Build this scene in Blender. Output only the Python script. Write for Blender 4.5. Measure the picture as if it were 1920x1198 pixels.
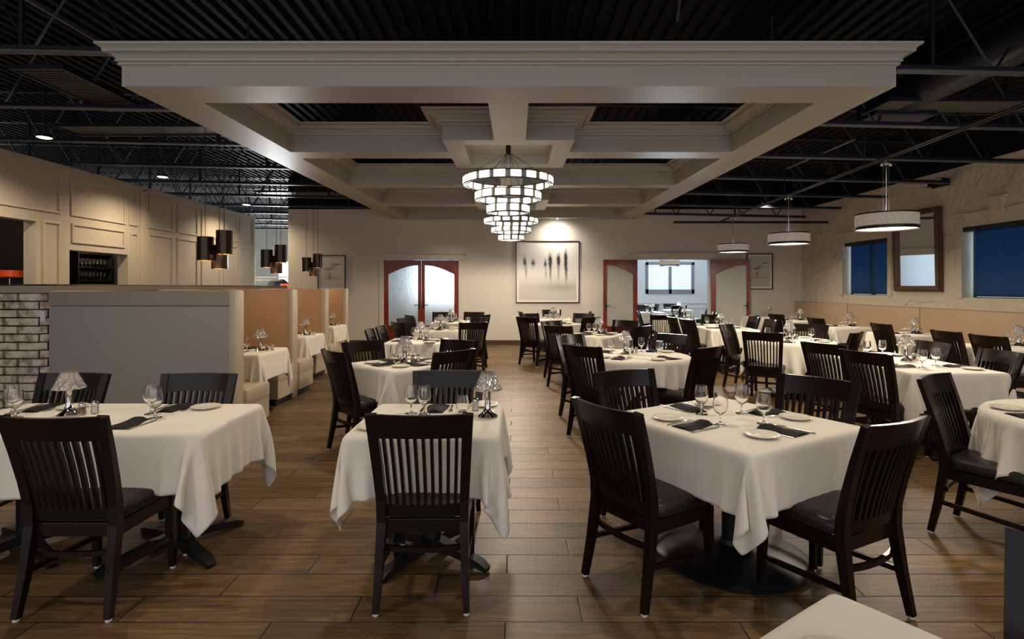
import bpy, bmesh, math, random
import numpy as np
from mathutils import Vector, Matrix
PI = math.pi
R = math.radians
S = bpy.context.scene
for o in list(bpy.data.objects):
    bpy.data.objects.remove(o)
COL = S.collection

# ------------------------------------------------------------------ camera, world, exposure
FPX, EYE = 1030.0, 1.484
cam_data = bpy.data.cameras.new('camera')
cam_data.sensor_width = 36.0
cam_data.lens = 36.0 * FPX / 1920.0
cam_data.shift_x = -6.0 / 1920.0
cam_data.shift_y = -61.0 / 1920.0
cam_data.clip_start = 0.05
camera = bpy.data.objects.new('camera', cam_data)
COL.objects.link(camera)
camera.location = (0, 0, EYE)
camera.rotation_euler = (PI / 2, 0, 0)
S.camera = camera
S.view_settings.view_transform = 'Standard'
S.view_settings.look = 'None'
S.view_settings.gamma = 1.0
S.view_settings.use_curve_mapping = False
S.view_settings.exposure = 1.15
world = bpy.data.worlds.new('world')
S.world = world
world.use_nodes = True
wbg = world.node_tree.nodes['Background']
wbg.inputs[0].default_value = (0.97, 0.96, 1.0, 1)
wbg.inputs[1].default_value = 0.55


def add_light(name, kind, loc, power, color, size=0.1, rot=(0, 0, 0), spot=None, blend=0.5, size_y=None):
    l = bpy.data.lights.new(name, kind)
    l.energy = power
    l.color = color
    if kind in ('POINT', 'SPOT'):
        l.shadow_soft_size = size
    if kind == 'AREA':
        l.size = size
        if size_y:
            l.shape = 'RECTANGLE'
            l.size_y = size_y
    if kind == 'SPOT':
        l.spot_size = spot
        l.spot_blend = blend
    o = bpy.data.objects.new(name, l)
    o.location = loc
    o.rotation_euler = rot
    COL.objects.link(o)
    return o


# light of the two chandeliers (their rings glow too), wall washer over the picture
WARM = (1.0, 0.86, 0.68)
add_light('chandelier_light', 'SPOT', (-.085, 6.81, 2.34), 58, WARM, .12, (0, 0, 0), R(165), .3)
add_light('chandelier_light', 'SPOT', (-.085, 11.4, 2.40), 120, WARM, .15, (0, 0, 0), R(176), .25)
add_light('picture_light', 'SPOT', (1.05, 13.66, 3.17), 46, (1, .93, .82), .10, (R(26), 0, 0), R(150), 1.0)
FILL_SPOTS = [(-2.4, 1.4, 3.42), (2.4, 1.4, 3.42), (-2.6, 3.5, 3.42), (.3, 3.4, 3.42), (2.9, 3.5, 3.42), (-1.6, 5.7, 3.62), (1.5, 5.7, 3.62), (-1.6, 7.9, 3.62), (1.5, 7.9, 3.62),
         (-1.6, 10.2, 3.62), (1.5, 10.2, 3.62), (-1.6, 12.6, 3.62), (1.5, 12.6, 3.62), (5.2, 4.4, 3.40), (5.4, 7.1, 3.40), (5.5, 9.6, 3.40), (5.6, 12.2, 3.40)]
for _p in FILL_SPOTS:  # added fill spots to brighten the tables, not known lamps of the room
    add_light('downlight_and_fill_beam', 'SPOT', _p, 46 if abs(_p[0]) > 3 else 50, (1.0, .86, .66), .05, (0, 0, 0), R(118), .9)


# ------------------------------------------------------------------ materials
def mat(name, color, rough=.5, metal=0.0, spec=.5, emit=None, estr=0.0, trans=0.0, ior=1.45, coat=0.0, sheen=0.0):
    m = bpy.data.materials.new(name)
    m.use_nodes = True
    b = m.node_tree.nodes['Principled BSDF']
    b.inputs['Base Color'].default_value = (*color, 1)
    b.inputs['Roughness'].default_value = rough
    b.inputs['Metallic'].default_value = metal
    b.inputs['Specular IOR Level'].default_value = spec
    b.inputs['IOR'].default_value = ior
    b.inputs['Transmission Weight'].default_value = trans
    b.inputs['Coat Weight'].default_value = coat
    b.inputs['Sheen Weight'].default_value = sheen
    if emit:
        b.inputs['Emission Color'].default_value = (*emit, 1)
        b.inputs['Emission Strength'].default_value = estr
    return m


def nd(m, t, **kw):
    n = m.node_tree.nodes.new(t)
    for k, v in kw.items():
        setattr(n, k, v)
    return n


def lk(m, a, b):
    m.node_tree.links.new(a, b)


def bsdf(m):
    return m.node_tree.nodes['Principled BSDF']


def add_bump(m, scale, strength, dist=.01, detail=4, stretch=(1, 1, 1), coord='Object'):
    tc = nd(m, 'ShaderNodeTexCoord'); mp = nd(m, 'ShaderNodeMapping')
    mp.inputs['Scale'].default_value = stretch
    nz = nd(m, 'ShaderNodeTexNoise'); nz.inputs['Scale'].default_value = scale
    nz.inputs['Detail'].default_value = detail
    bp = nd(m, 'ShaderNodeBump'); bp.inputs['Strength'].default_value = strength
    bp.inputs['Distance'].default_value = dist
    lk(m, tc.outputs[coord], mp.inputs[0]); lk(m, mp.outputs[0], nz.inputs['Vector'])
    lk(m, nz.outputs['Fac'], bp.inputs['Height']); lk(m, bp.outputs[0], bsdf(m).inputs['Normal'])
    return nz


def vary(m, nz, c1, c2, lo=.35, hi=.65):
    cr = nd(m, 'ShaderNodeValToRGB')
    cr.color_ramp.elements[0].position = lo; cr.color_ramp.elements[0].color = (*c1, 1)
    cr.color_ramp.elements[1].position = hi; cr.color_ramp.elements[1].color = (*c2, 1)
    lk(m, nz.outputs['Fac'], cr.inputs[0]); lk(m, cr.outputs[0], bsdf(m).inputs['Base Color'])


M = {}
M['wall'] = mat('greige_wall_paint', (.60, .55, .475), .6)
add_bump(M['wall'], 60, .05)
M['wall_cool'] = mat('pale_room_paint', (.58, .61, .64), .6)
M['wall_entry'] = mat('pale_entry_paint', (.62, .64, .60), .6)
M['stucco'] = mat('troweled_stucco', (.56, .49, .38), .75)
_n = add_bump(M['stucco'], 3.2, 1.0, .09, 9)
M['panel'] = mat('panelled_wall_paint', (.47, .41, .325), .38)
M['canopy'] = mat('canopy_cream_paint', (.37, .345, .295), .42)
M['black_ceiling'] = mat('black_ceiling_paint', (.0035, .0038, .007), .7, 0, .2)
M['joist'] = mat('dark_painted_steel', (.006, .0065, .015), .5, .1)
M['chord'] = mat('joist_flange_painted_light', (.085, .085, .10), .5)  # paler than the joist: light from below painted into the flange colour
M['duct'] = mat('dark_galvanised_duct', (.02, .021, .034), .4, .5)
M['grille'] = mat('dull_grille', (.07, .066, .06), .6)
M['conduit'] = mat('grey_conduit', (.11, .11, .12), .4, .3)
M['espresso'] = mat('espresso_stained_wood', (.008, .0045, .0038), .26, 0, .32)
add_bump(M['espresso'], 14, .04, .004, 3, (1, 1, 8))
M['leather'] = mat('black_leatherette', (.012, .010, .009), .36, 0, .4)
add_bump(M['leather'], 90, .35, .004, 3)
M['glide'] = mat('nylon_glide', (.6, .6, .58), .5)
M['cloth'] = mat('white_table_linen', (.70, .645, .545), .82, 0, .25, sheen=.15)
add_bump(M['cloth'], 25, .06, .006, 5)
M['napkin'] = mat('black_napkin_linen', (.012, .011, .012), .8, 0, .3)
M['iron'] = mat('black_cast_iron', (.012, .011, .012), .42, .2)
M['chrome'] = mat('polished_chrome', (.62, .60, .57), .08, 1)
M['silver'] = mat('stainless_cutlery', (.52, .49, .45), .2, 1)
M['china'] = mat('cream_china', (.74, .68, .57), .2)
M['glass'] = mat('clear_glass', (1, 1, 1), .0, 0, .5, trans=1, ior=1.45)
M['crystal'] = mat('cut_crystal', (.95, .93, .90), .05, 0, .6, trans=.90, ior=1.5)
M['pepper'] = mat('ground_pepper', (.22, .12, .06), .8)
M['salt'] = mat('white_salt', (.8, .78, .74), .8)
M['tan'] = mat('tan_vinyl', (.42, .25, .125), .5)
add_bump(M['tan'], 70, .08, .003)
M['banq'] = mat('beige_vinyl', (.42, .29, .18), .48)
M['cream'] = mat('cream_vinyl', (.44, .36, .26), .35)
add_bump(M['cream'], 12, .12, .01)
M['greypanel'] = mat('grey_laminate_panel', (.29, .27, .25), .42)
M['header'] = mat('taupe_header', (.27, .225, .185), .5)
M['cap'] = mat('taupe_ledge_paint', (.34, .285, .22), .5)
M['ledge'] = mat('dark_counter_edge', (.03, .022, .018), .3)
M['toe'] = mat('black_toe_kick', (.012, .012, .012), .5)
M['cherry'] = mat('cherry_red_door_wood', (.20, .022, .010), .28)
_n = add_bump(M['cherry'], 9, .03, .004, 3, (4, 1, .5)); vary(M['cherry'], _n, (.12, .014, .008), (.24, .03, .012))
M['frost'] = mat('rain_glass', (.80, .84, .84), .32, 0, .5, trans=.75)
add_bump(M['frost'], 45, .5, .01, 2, (1, 1, .25))
M['frost2'] = mat('pale_frosted_glass', (.42, .42, .37), .4, 0, .5)
M['bronze'] = mat('dark_bronze', (.03, .022, .016), .35, .6)
M['goldframe'] = mat('antique_wood_frame', (.10, .055, .025), .35, .25)
add_bump(M['goldframe'], 60, .6, .01, 2)
M['mirror'] = mat('mirror_glass', (.82, .84, .84), .02, 1)
M['frame_black'] = mat('black_picture_frame', (.012, .010, .010), .35)
M['mat_white'] = mat('picture_mat', (.72, .69, .62), .4, coat=.6)
M['shutter'] = mat('white_shutter', (.72, .76, .78), .4)
M['shutter_frame'] = mat('grey_shutter_frame', (.20, .21, .22), .5)
M['base'] = mat('dark_wood_baseboard', (.07, .04, .024), .4)
M['cylinder'] = mat('dark_bronze_cylinder_shade', (.040, .026, .018), .22, .75)
M['copper_in'] = mat('copper_lining', (.75, .35, .12), .35, .6)
M['orange'] = mat('orange_glass_shade', (.45, .04, .01), .3, emit=(1, .12, .02), estr=.06)
M['barblack'] = mat('bar_interior_dark', (.035, .032, .03), .6)
M['shelf'] = mat('black_bar_shelf', (.012, .012, .012), .3)
M['bulb'] = mat('lit_lamp_diffuser', (1, .9, .75), .5, emit=(1, .80, .55), estr=6)
M['drumglow'] = mat('lit_drum_diffuser', (1, .95, .85), .5, emit=(1, .90, .74), estr=1.6)
M['chand'] = mat('lit_chandelier_glass', (1, .97, .9), .35, emit=(1, .93, .80), estr=.85)
M['chandband'] = mat('smoked_ring_band', (.22, .21, .19), .35, .3)
M['daylight'] = mat('daylit_window_sky', (.5, .6, .7), 1, emit=(.50, .76, 1.0), estr=.95)
M['daywhite'] = mat('daylit_white_sky', (.5, .6, .7), 1, emit=(.85, .93, 1.0), estr=1.3)
M['jacket'] = mat('navy_coat_wool', (.02, .04, .10), .8)
M['greycoat'] = mat('grey_coat_wool', (.16, .15, .14), .8)
M['hanger'] = mat('wooden_hanger', (.75, .62, .42), .5)
M['redsign'] = mat('red_sign', (.7, .06, .02), .4, emit=(1, .12, .03), estr=.6)
M['plasticwhite'] = mat('white_plastic', (.62, .66, .72), .4)
M['brick_dark'] = mat('dark_mortar', (.055, .045, .04), .9)
M['tag'] = mat('care_tag', (.35, .42, .50), .7)

# drum shade: linen with light passing through
m = mat('linen_drum_shade', (.34, .30, .25), .8, emit=(1, .86, .68), estr=.06)
nz = add_bump(m, 45, .3, .004, 5, (1, 1, 5)); vary(m, nz, (.20, .175, .14), (.48, .43, .35)); M['linen'] = m
# roller shade: dark weave, daylight glowing faintly through the cloth
m = mat('navy_roller_shade', (.02, .035, .06), .75)
tc = nd(m, 'ShaderNodeTexCoord'); mp = nd(m, 'ShaderNodeMapping'); mp.inputs['Scale'].default_value = (1, 90, 3)
nz = nd(m, 'ShaderNodeTexNoise'); nz.inputs['Scale'].default_value = 1.0; nz.inputs['Detail'].default_value = 5
lk(m, tc.outputs['Object'], mp.inputs[0]); lk(m, mp.outputs[0], nz.inputs['Vector'])
vary(m, nz, (.010, .03, .06), (.05, .10, .16))
tr = nd(m, 'ShaderNodeBsdfTranslucent'); tr.inputs[0].default_value = (.03, .17, .29, 1)
mx = nd(m, 'ShaderNodeMixShader'); mx.inputs[0].default_value = .5
out = m.node_tree.nodes['Material Output']
lk(m, bsdf(m).outputs[0], mx.inputs[1]); lk(m, tr.outputs[0], mx.inputs[2]); lk(m, mx.outputs[0], out.inputs[0])
M['shade'] = m


def math_node(m, op, a, b=None):
    n = nd(m, 'ShaderNodeMath', operation=op)
    for i, v in enumerate((a, b)):
        if v is None:
            continue
        if isinstance(v, (int, float)):
            n.inputs[i].default_value = v
        else:
            lk(m, v, n.inputs[i])
    return n.outputs[0]


# wood-look plank tile: rows .2035 deep, 1.034 long, each row shifted by a third
m = mat('wood_look_tile_floor', (.1, .06, .04), .46, 0, .38)
geo = nd(m, 'ShaderNodeNewGeometry'); sx = nd(m, 'ShaderNodeSeparateXYZ'); lk(m, geo.outputs['Position'], sx.inputs[0])
X, Y = sx.outputs[0], sx.outputs[1]
v = math_node(m, 'DIVIDE', math_node(m, 'SUBTRACT', Y, 2.433), .2035)
row = math_node(m, 'FLOOR', v); fv = math_node(m, 'FRACT', v)
u = math_node(m, 'DIVIDE', math_node(m, 'SUBTRACT', math_node(m, 'SUBTRACT', X, .30), math_node(m, 'MULTIPLY', row, .3447)), 1.034)
iu = math_node(m, 'FLOOR', u); fu = math_node(m, 'FRACT', u)
dv = math_node(m, 'MULTIPLY', math_node(m, 'MINIMUM', fv, math_node(m, 'SUBTRACT', 1, fv)), .2035)
du = math_node(m, 'MULTIPLY', math_node(m, 'MINIMUM', fu, math_node(m, 'SUBTRACT', 1, fu)), 1.034)
dg = math_node(m, 'MINIMUM', dv, du)
grout = math_node(m, 'LESS_THAN', dg, .0036)
cx = nd(m, 'ShaderNodeCombineXYZ'); lk(m, row, cx.inputs[0]); lk(m, iu, cx.inputs[1])
wn = nd(m, 'ShaderNodeTexWhiteNoise'); lk(m, cx.outputs[0], wn.inputs['Vector'])
cv = nd(m, 'ShaderNodeCombineXYZ')
lk(m, math_node(m, 'ADD', math_node(m, 'MULTIPLY', X, 1.3), math_node(m, 'MULTIPLY', wn.outputs['Value'], 40)), cv.inputs[0])
lk(m, math_node(m, 'MULTIPLY', Y, 16), cv.inputs[1]); lk(m, wn.outputs['Value'], cv.inputs[2])
g1 = nd(m, 'ShaderNodeTexNoise'); g1.inputs['Scale'].default_value = 2.2; g1.inputs['Detail'].default_value = 7
g1.inputs['Roughness'].default_value = .65; g1.inputs['Distortion'].default_value = .9
lk(m, cv.outputs[0], g1.inputs['Vector'])
cr = nd(m, 'ShaderNodeValToRGB')
els = cr.color_ramp.elements
els[0].position = .28; els[0].color = (.052, .029, .012, 1)
els[1].position = .74; els[1].color = (.20, .122, .055, 1)
e = els.new(.5); e.color = (.115, .066, .026, 1)
lk(m, g1.outputs['Fac'], cr.inputs[0])
hs = nd(m, 'ShaderNodeHueSaturation'); lk(m, cr.outputs[0], hs.inputs['Color'])
lk(m, math_node(m, 'ADD', math_node(m, 'MULTIPLY', wn.outputs['Value'], .55), .72), hs.inputs['Value'])
mxc = nd(m, 'ShaderNodeMix', data_type='RGBA'); mxc.inputs['B'].default_value = (.012, .009, .008, 1)
lk(m, grout, mxc.inputs['Factor']); lk(m, hs.outputs[0], mxc.inputs['A']); lk(m, mxc.outputs['Result'], bsdf(m).inputs['Base Color'])
bp = nd(m, 'ShaderNodeBump'); bp.inputs['Strength'].default_value = .5; bp.inputs['Distance'].default_value = .003
lk(m, math_node(m, 'ADD', math_node(m, 'MULTIPLY', g1.outputs['Fac'], .25), math_node(m, 'MINIMUM', math_node(m, 'MULTIPLY', dg, 200), 1)), bp.inputs['Height'])
lk(m, bp.outputs[0], bsdf(m).inputs['Normal'])
M['floor'] = m

# bricks: whitewashed, mottled
m = mat('whitewashed_brick', (.4, .36, .3), .85)
nz = add_bump(m, 14, .7, .008, 8); vary(m, nz, (.30, .22, .15), (.66, .58, .46), .34, .56); M['brick'] = m


# artworks: pale sheet with soft dark smudges, in the sheet's own coordinates (x across, z up, 0..1)
def art_material(name, blobs, horizon, c_top, c_bot):
    m = mat(name, (.7, .68, .62), .35, coat=.5)
    tc = nd(m, 'ShaderNodeTexCoord'); nz = nd(m, 'ShaderNodeTexNoise'); nz.inputs['Scale'].default_value = 22
    nz.inputs['Detail'].default_value = 6
    lk(m, tc.outputs['Generated'], nz.inputs['Vector'])
    sub = nd(m, 'ShaderNodeVectorMath', operation='SUBTRACT'); lk(m, nz.outputs['Color'], sub.inputs[0]); sub.inputs[1].default_value = (.5, .5, .5)
    scl = nd(m, 'ShaderNodeVectorMath', operation='SCALE'); lk(m, sub.outputs[0], scl.inputs[0]); scl.inputs['Scale'].default_value = .045
    add = nd(m, 'ShaderNodeVectorMath', operation='ADD'); lk(m, tc.outputs['Generated'], add.inputs[0]); lk(m, scl.outputs[0], add.inputs[1])
    sp = nd(m, 'ShaderNodeSeparateXYZ'); lk(m, add.outputs[0], sp.inputs[0])
    x, z = sp.outputs[0], sp.outputs[2]
    acc = None
    for (bx, bz, rx, rz, a) in blobs:
        ex = math_node(m, 'POWER', math_node(m, 'DIVIDE', math_node(m, 'SUBTRACT', x, bx), rx), 2.0)
        ez = math_node(m, 'POWER', math_node(m, 'DIVIDE', math_node(m, 'SUBTRACT', z, bz), rz), 2.0)
        g = math_node(m, 'MULTIPLY', math_node(m, 'EXPONENT', math_node(m, 'MULTIPLY', math_node(m, 'ADD', ex, ez), -1)), a)
        acc = g if acc is None else math_node(m, 'ADD', acc, g)
    cr = nd(m, 'ShaderNodeValToRGB')
    cr.color_ramp.elements[0].position = max(0, horizon - .12); cr.color_ramp.elements[0].color = (*c_bot, 1)
    cr.color_ramp.elements[1].position = min(1, horizon + .12); cr.color_ramp.elements[1].color = (*c_top, 1)
    lk(m, z, cr.inputs[0])
    mx = nd(m, 'ShaderNodeMix', data_type='RGBA'); mx.inputs['B'].default_value = (.012, .011, .012, 1)
    cl = nd(m, 'ShaderNodeClamp'); lk(m, acc, cl.inputs[0])
    lk(m, cl.outputs[0], mx.inputs['Factor']); lk(m, cr.outputs[0], mx.inputs['A']); lk(m, mx.outputs['Result'], bsdf(m).inputs['Base Color'])
    return m


M['art_big'] = art_material('misty_figures_print', [
    (.10, .68, .026, .075, 1.3), (.125, .52, .016, .12, .7), (.25, .66, .030, .060, 1.2), (.46, .65, .020, .07, 1.1), (.47, .48, .014, .1, .5),
    (.545, .69, .028, .115, 1.5), (.55, .48, .020, .14, .7), (.69, .71, .028, .10, 1.4), (.69, .50, .016, .14, .6), (.815, .72, .026, .15, 1.5),
    (.825, .48, .022, .16, .8), (.72, .22, .32, .07, .28)], .36, (.72, .68, .62), (.52, .48, .42))
M['art_left'] = art_material('misty_shore_print_left', [(.72, .78, .20, .025, .85), (.55, .70, .12, .05, .5), (.35, .62, .25, .03, .7), (.42, .40, .07, .1, .6), (.5, .3, .4, .03, .4)], .5, (.58, .54, .50), (.46, .42, .38))
M['art_right'] = art_material('misty_shore_print_right', [(.75, .78, .16, .02, .9), (.5, .68, .16, .05, .5), (.35, .60, .20, .03, .8), (.38, .42, .08, .1, .5), (.5, .3, .4, .03, .3)], .5, (.58, .54, .50), (.46, .42, .38))


# ------------------------------------------------------------------ mesh helpers
def new_bm():
    return bmesh.new()


def box(bm, x0, x1, y0, y1, z0, z1, bev=0.0, mtx=None):
    r = bmesh.ops.create_cube(bm, size=1)
    vs = r['verts']
    for v in vs:
        v.co = Vector(((x0 + x1) / 2 + v.co.x * (x1 - x0), (y0 + y1) / 2 + v.co.y * (y1 - y0), (z0 + z1) / 2 + v.co.z * (z1 - z0)))
        if mtx is not None:
            v.co = mtx @ v.co
    if bev > 0:
        es = list({e for v in vs for e in v.link_edges})
        bmesh.ops.bevel(bm, geom=es, offset=bev, segments=2, affect='EDGES', profile=.6)
    return vs


def lathe(bm, prof, n=24, c=(0, 0, 0), closed=False, ripple=None):
    rings = []
    for k, (r, z) in enumerate(prof):
        if r < 1e-6:
            rings.append([bm.verts.new((c[0], c[1], c[2] + z))])
        else:
            ring = []
            for i in range(n):
                a = 2 * PI * i / n
                rr = r * (ripple(i, k) if ripple else 1)
                ring.append(bm.verts.new((c[0] + rr * math.cos(a), c[1] + rr * math.sin(a), c[2] + z)))
            rings.append(ring)
    seq = list(range(len(rings) - 1))
    pairs = [(rings[i], rings[i + 1]) for i in seq]
    if closed:
        pairs.append((rings[-1], rings[0]))
    for a, b in pairs:
        for i in range(n):
            j = (i + 1) % n
            if len(a) == 1 and len(b) == 1:
                continue
            if len(a) == 1:
                bm.faces.new((a[0], b[j], b[i]))
            elif len(b) == 1:
                bm.faces.new((a[i], a[j], b[0]))
            else:
                bm.faces.new((a[i], a[j], b[j], b[i]))


def tube(bm, pts, r, n=8, radii=None):
    """round rod along a polyline"""
    pts = [Vector(p) for p in pts]
    rings = []
    for i, p in enumerate(pts):
        t = (pts[min(i + 1, len(pts) - 1)] - pts[max(i - 1, 0)]).normalized()
        up = Vector((0, 0, 1)) if abs(t.z) < .9 else Vector((1, 0, 0))
        a = t.cross(up).normalized(); b = t.cross(a).normalized()
        rr = radii[i] if radii else r
        rings.append([bm.verts.new(p + a * rr * math.cos(2 * PI * k / n) + b * rr * math.sin(2 * PI * k / n)) for k in range(n)])
    for A, B in zip(rings, rings[1:]):
        for k in range(n):
            bm.faces.new((A[k], A[(k + 1) % n], B[(k + 1) % n], B[k]))
    bm.faces.new(rings[0][::-1]); bm.faces.new(rings[-1])


def bar(bm, pts, secs, across=Vector((1, 0, 0))):
    """rectangular bar through pts; secs = (half width across, half depth) per point"""
    pts = [Vector(p) for p in pts]
    rings = []
    for i, p in enumerate(pts):
        t = (pts[min(i + 1, len(pts) - 1)] - pts[max(i - 1, 0)]).normalized()
        a = (across - t * across.dot(t)).normalized(); b = t.cross(a).normalized()
        w, d = secs[i] if isinstance(secs, list) else secs
        rings.append([bm.verts.new(p + a * sx * w + b * sy * d) for sx, sy in ((-1, -1), (1, -1), (1, 1), (-1, 1))])
    for A, B in zip(rings, rings[1:]):
        for k in range(4):
            bm.faces.new((A[k], A[(k + 1) % 4], B[(k + 1) % 4], B[k]))
    bm.faces.new(rings[0][::-1]); bm.faces.new(rings[-1])


def prism(bm, poly, z0, z1):
    a = [bm.verts.new((x, y, z0)) for x, y in poly]
    b = [bm.verts.new((x, y, z1)) for x, y in poly]
    n = len(poly)
    bm.faces.new(a[::-1]); bm.faces.new(b)
    for i in range(n):
        bm.faces.new((a[i], a[(i + 1) % n], b[(i + 1) % n], b[i]))


def sweep(bm, path, prof, closed=False, flip=1):
    """moulding: path of (x,y), profile of (offset to the path's left, z), mitred corners"""
    n = len(path); P = [Vector((p[0], p[1])) for p in path]
    rings = []
    for i in range(n):
        def nrm(a, b):
            t = (b - a).normalized(); return Vector((-t.y, t.x)) * flip
        if closed:
            n1 = nrm(P[i - 1], P[i]); n2 = nrm(P[i], P[(i + 1) % n])
        else:
            n1 = nrm(P[max(i - 1, 0)], P[max(i, 1)]); n2 = nrm(P[min(i, n - 2)], P[min(i + 1, n - 1)])
        mdir = (n1 + n2).normalized(); k = 1 / max(.3, mdir.dot(n1))
        rings.append([bm.verts.new((P[i].x + mdir.x * k * o, P[i].y + mdir.y * k * o, z)) for o, z in prof])
    idx = range(n) if closed else range(n - 1)
    for i in idx:
        A, B = rings[i], rings[(i + 1) % n]
        for k in range(len(prof) - 1):
            bm.faces.new((A[k], B[k], B[k + 1], A[k + 1]))


def obj(name, bm, m, parent=None, smooth=False, loc=None, angle=40):
    bmesh.ops.recalc_face_normals(bm, faces=bm.faces)
    me = bpy.data.meshes.new(name)
    bm.to_mesh(me); bm.free()
    if isinstance(m, (list, tuple)):
        for k in m:
            me.materials.append(M[k])
    else:
        me.materials.append(M[m])
    if smooth:
        for p in me.polygons:
            p.use_smooth = True
        try:
            me.set_sharp_from_angle(angle=R(angle))
        except Exception:
            pass
    o = bpy.data.objects.new(name, me)
    COL.objects.link(o)
    if parent is not None:
        o.parent = parent
    if loc is not None:
        o.location = loc
    return o


def tag(o, label, cat, group=None, kind=None):
    if label: o['label'] = label
    if cat: o['category'] = cat
    if group: o['group'] = group
    if kind: o['kind'] = kind
    return o


def thing(name, label, cat, loc=(0, 0, 0), rz=0, group=None):
    o = bpy.data.objects.new(name, None)
    COL.objects.link(o)
    o.empty_display_size = .1
    o.location = loc; o.rotation_euler = (0, 0, rz)
    return tag(o, label, cat, group)


def struct(name, bm, m, label=None, smooth=False):
    o = obj(name, bm, m, smooth=smooth)
    o['kind'] = 'structure'
    if label: o['label'] = label
    return o


def dup(src, loc=None, rz=None, label=None, group=None):
    def cp(o, parent):
        c = o.copy(); COL.objects.link(c)
        if parent is not None:
            c.parent = parent
        for ch in list(kids.get(o, ())):
            cp(ch, c)
        return c
    kids = {}
    st = [src]
    while st:
        q = st.pop()
        kids[q] = list(q.children); st += kids[q]
    c = cp(src, None)
    if loc is not None: c.location = loc
    if rz is not None: c.rotation_euler = (0, 0, rz)
    if label: c['label'] = label
    if group: c['group'] = group
    return c


_first = {}


def place(key, maker, loc, rz, label, group):
    """the first time builds the thing, after that copies it with its parts"""
    if key not in _first:
        t = maker(); t.location = loc; t.rotation_euler = (0, 0, rz)
        t['label'] = label; t['group'] = group
        _first[key] = t
        return t
    return dup(_first[key], loc, rz, label, group)


# ------------------------------------------------------------------ the room shell
WR, WB, WL = 7.35, 14.1, -7.4
b = new_bm(); box(b, -13, 9.6, -1.5, 25, -.1, 0); struct('floor', b, 'floor', 'brown wood-look plank tile floor in staggered rows')


def deckz(x):
    return 4.10 - .022 * x


b = new_bm()    # corrugated roof deck
ribs = []
x = -13.0
while x < 9.6:
    ribs += [(x, 0), (x + .06, 0), (x + .075, .04), (x + .135, .04)]; x += .15
va = [b.verts.new((xx, -1.5, deckz(xx) + zz)) for xx, zz in ribs]
vb = [b.verts.new((xx, 25, deckz(xx) + zz)) for xx, zz in ribs]
for i in range(len(ribs) - 1):
    b.faces.new((va[i], va[i + 1], vb[i + 1], vb[i]))
box(b, -13, 9.6, -1.5, 25, 4.45, 4.5)
struct('ceiling', b, 'black_ceiling', 'black corrugated roof deck above the room')


def wall_with_holes(name, axis, pos, thick, a0, a1, z0, z1, holes, m, label):
    """axis 'x': wall in the plane x=pos running along y; axis 'y': plane y=pos running along x"""
    bs = sorted({a0, a1, *[h[0] for h in holes], *[h[1] for h in holes]})
    zs = sorted({z0, z1, *[h[2] for h in holes], *[h[3] for h in holes]})
    b = new_bm()
    for i in range(len(bs) - 1):
        run = None
        for j in range(len(zs) - 1):
            ca, cz = (bs[i] + bs[i + 1]) / 2, (zs[j] + zs[j + 1]) / 2
            hole = any(h[0] < ca < h[1] and h[2] < cz < h[3] for h in holes)
            if not hole:
                run = (run[0], zs[j + 1]) if run else (zs[j], zs[j + 1])
            if (hole or j == len(zs) - 2) and run:
                if axis == 'x':
                    box(b, min(pos, pos + thick), max(pos, pos + thick), bs[i], bs[i + 1], run[0], run[1])
                else:
                    box(b, bs[i], bs[i + 1], min(pos, pos + thick), max(pos, pos + thick), run[0], run[1])
                run = None
    return struct(name, b, m, label)


DL = (-3.37, -1.45)      # closed double door
DR = (3.13, 4.98)        # open double door
wall_with_holes('wall_back', 'y', WB, .16, -5.83, WR + .2, 0, 3.48, [(DL[0], DL[1], -.1, 2.18), (DR[0], DR[1], -.1, 2.18)], 'wall', 'greige painted back wall behind the dining room')
b = new_bm(); box(b, -5.83, WR + .2, WB, WB + .16, 3.48, 4.3); struct('trim_1', b, 'black_ceiling', 'black band above the back wall')
W1 = (10.83, 12.31, 1.315, 2.46)
W2 = (6.35, 9.02, 1.31, 2.46)
W3 = (3.0, 5.2, 1.31, 2.46)
wall_with_holes('wall_right', 'x', WR, .24, -1.5, WB, 0, 3.47, [W1, W2, W3], 'stucco', 'rough stucco right wall with shaded windows')
b = new_bm(); box(b, WR, WR + .24, -1.5, WB, 3.47, 4.2); struct('trim_2', b, 'black_ceiling', 'black band above the stucco wall')
# plaster labels over the windows with a raised keystone
for k, (a0, a1) in enumerate((W1[:2], W2[:2])):
    b = new_bm()
    box(b, WR - .035, WR, a0 - .28, a1 + .22, 2.66, 2.69, .008)
    c = (a0 + a1) / 2
    if k == 1: c = 8.35
    box(b, WR - .06, WR, c - .13, c + .13, 2.60, 2.84, .012)
    box(b, WR - .075, WR, c - .17, c + .17, 2.84, 2.87, .008)
    box(b, WR - .02, WR, a0 - .12, a0, W1[2] - .02, 2.60, .004)
    box(b, WR - .02, WR, a1, a1 + .12, W1[2] - .02, 2.60, .004)
    struct('trim_%d' % (3 + k), b, 'stucco', 'raised plaster hood over a window')
b = new_bm()
for pts in ([(8.9, 3.0), (9.0, 2.88), (9.05, 2.80)], [(10.2, 1.24), (9.9, 1.21), (9.6, 1.24), (9.3, 1.20)], [(10.35, 1.15), (10.2, 1.25)]):
    tube(b, [(WR - .002, p[0], p[1]) for p in pts], .010, 6)
struct('trim_5', b, 'stucco', 'raised plaster scar below the mirror')
b = new_bm()
box(b, -5.83, DL[0] - .1, WB - .02, WB, 0, .12); box(b, DL[1] + .1, DR[0] - .1, WB - .02, WB, 0, .12); box(b, DR[1] + .1, WR, WB - .02, WB, 0, .12)
struct('baseboard_back', b, 'base', 'dark wood baseboard of the back wall')

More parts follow.
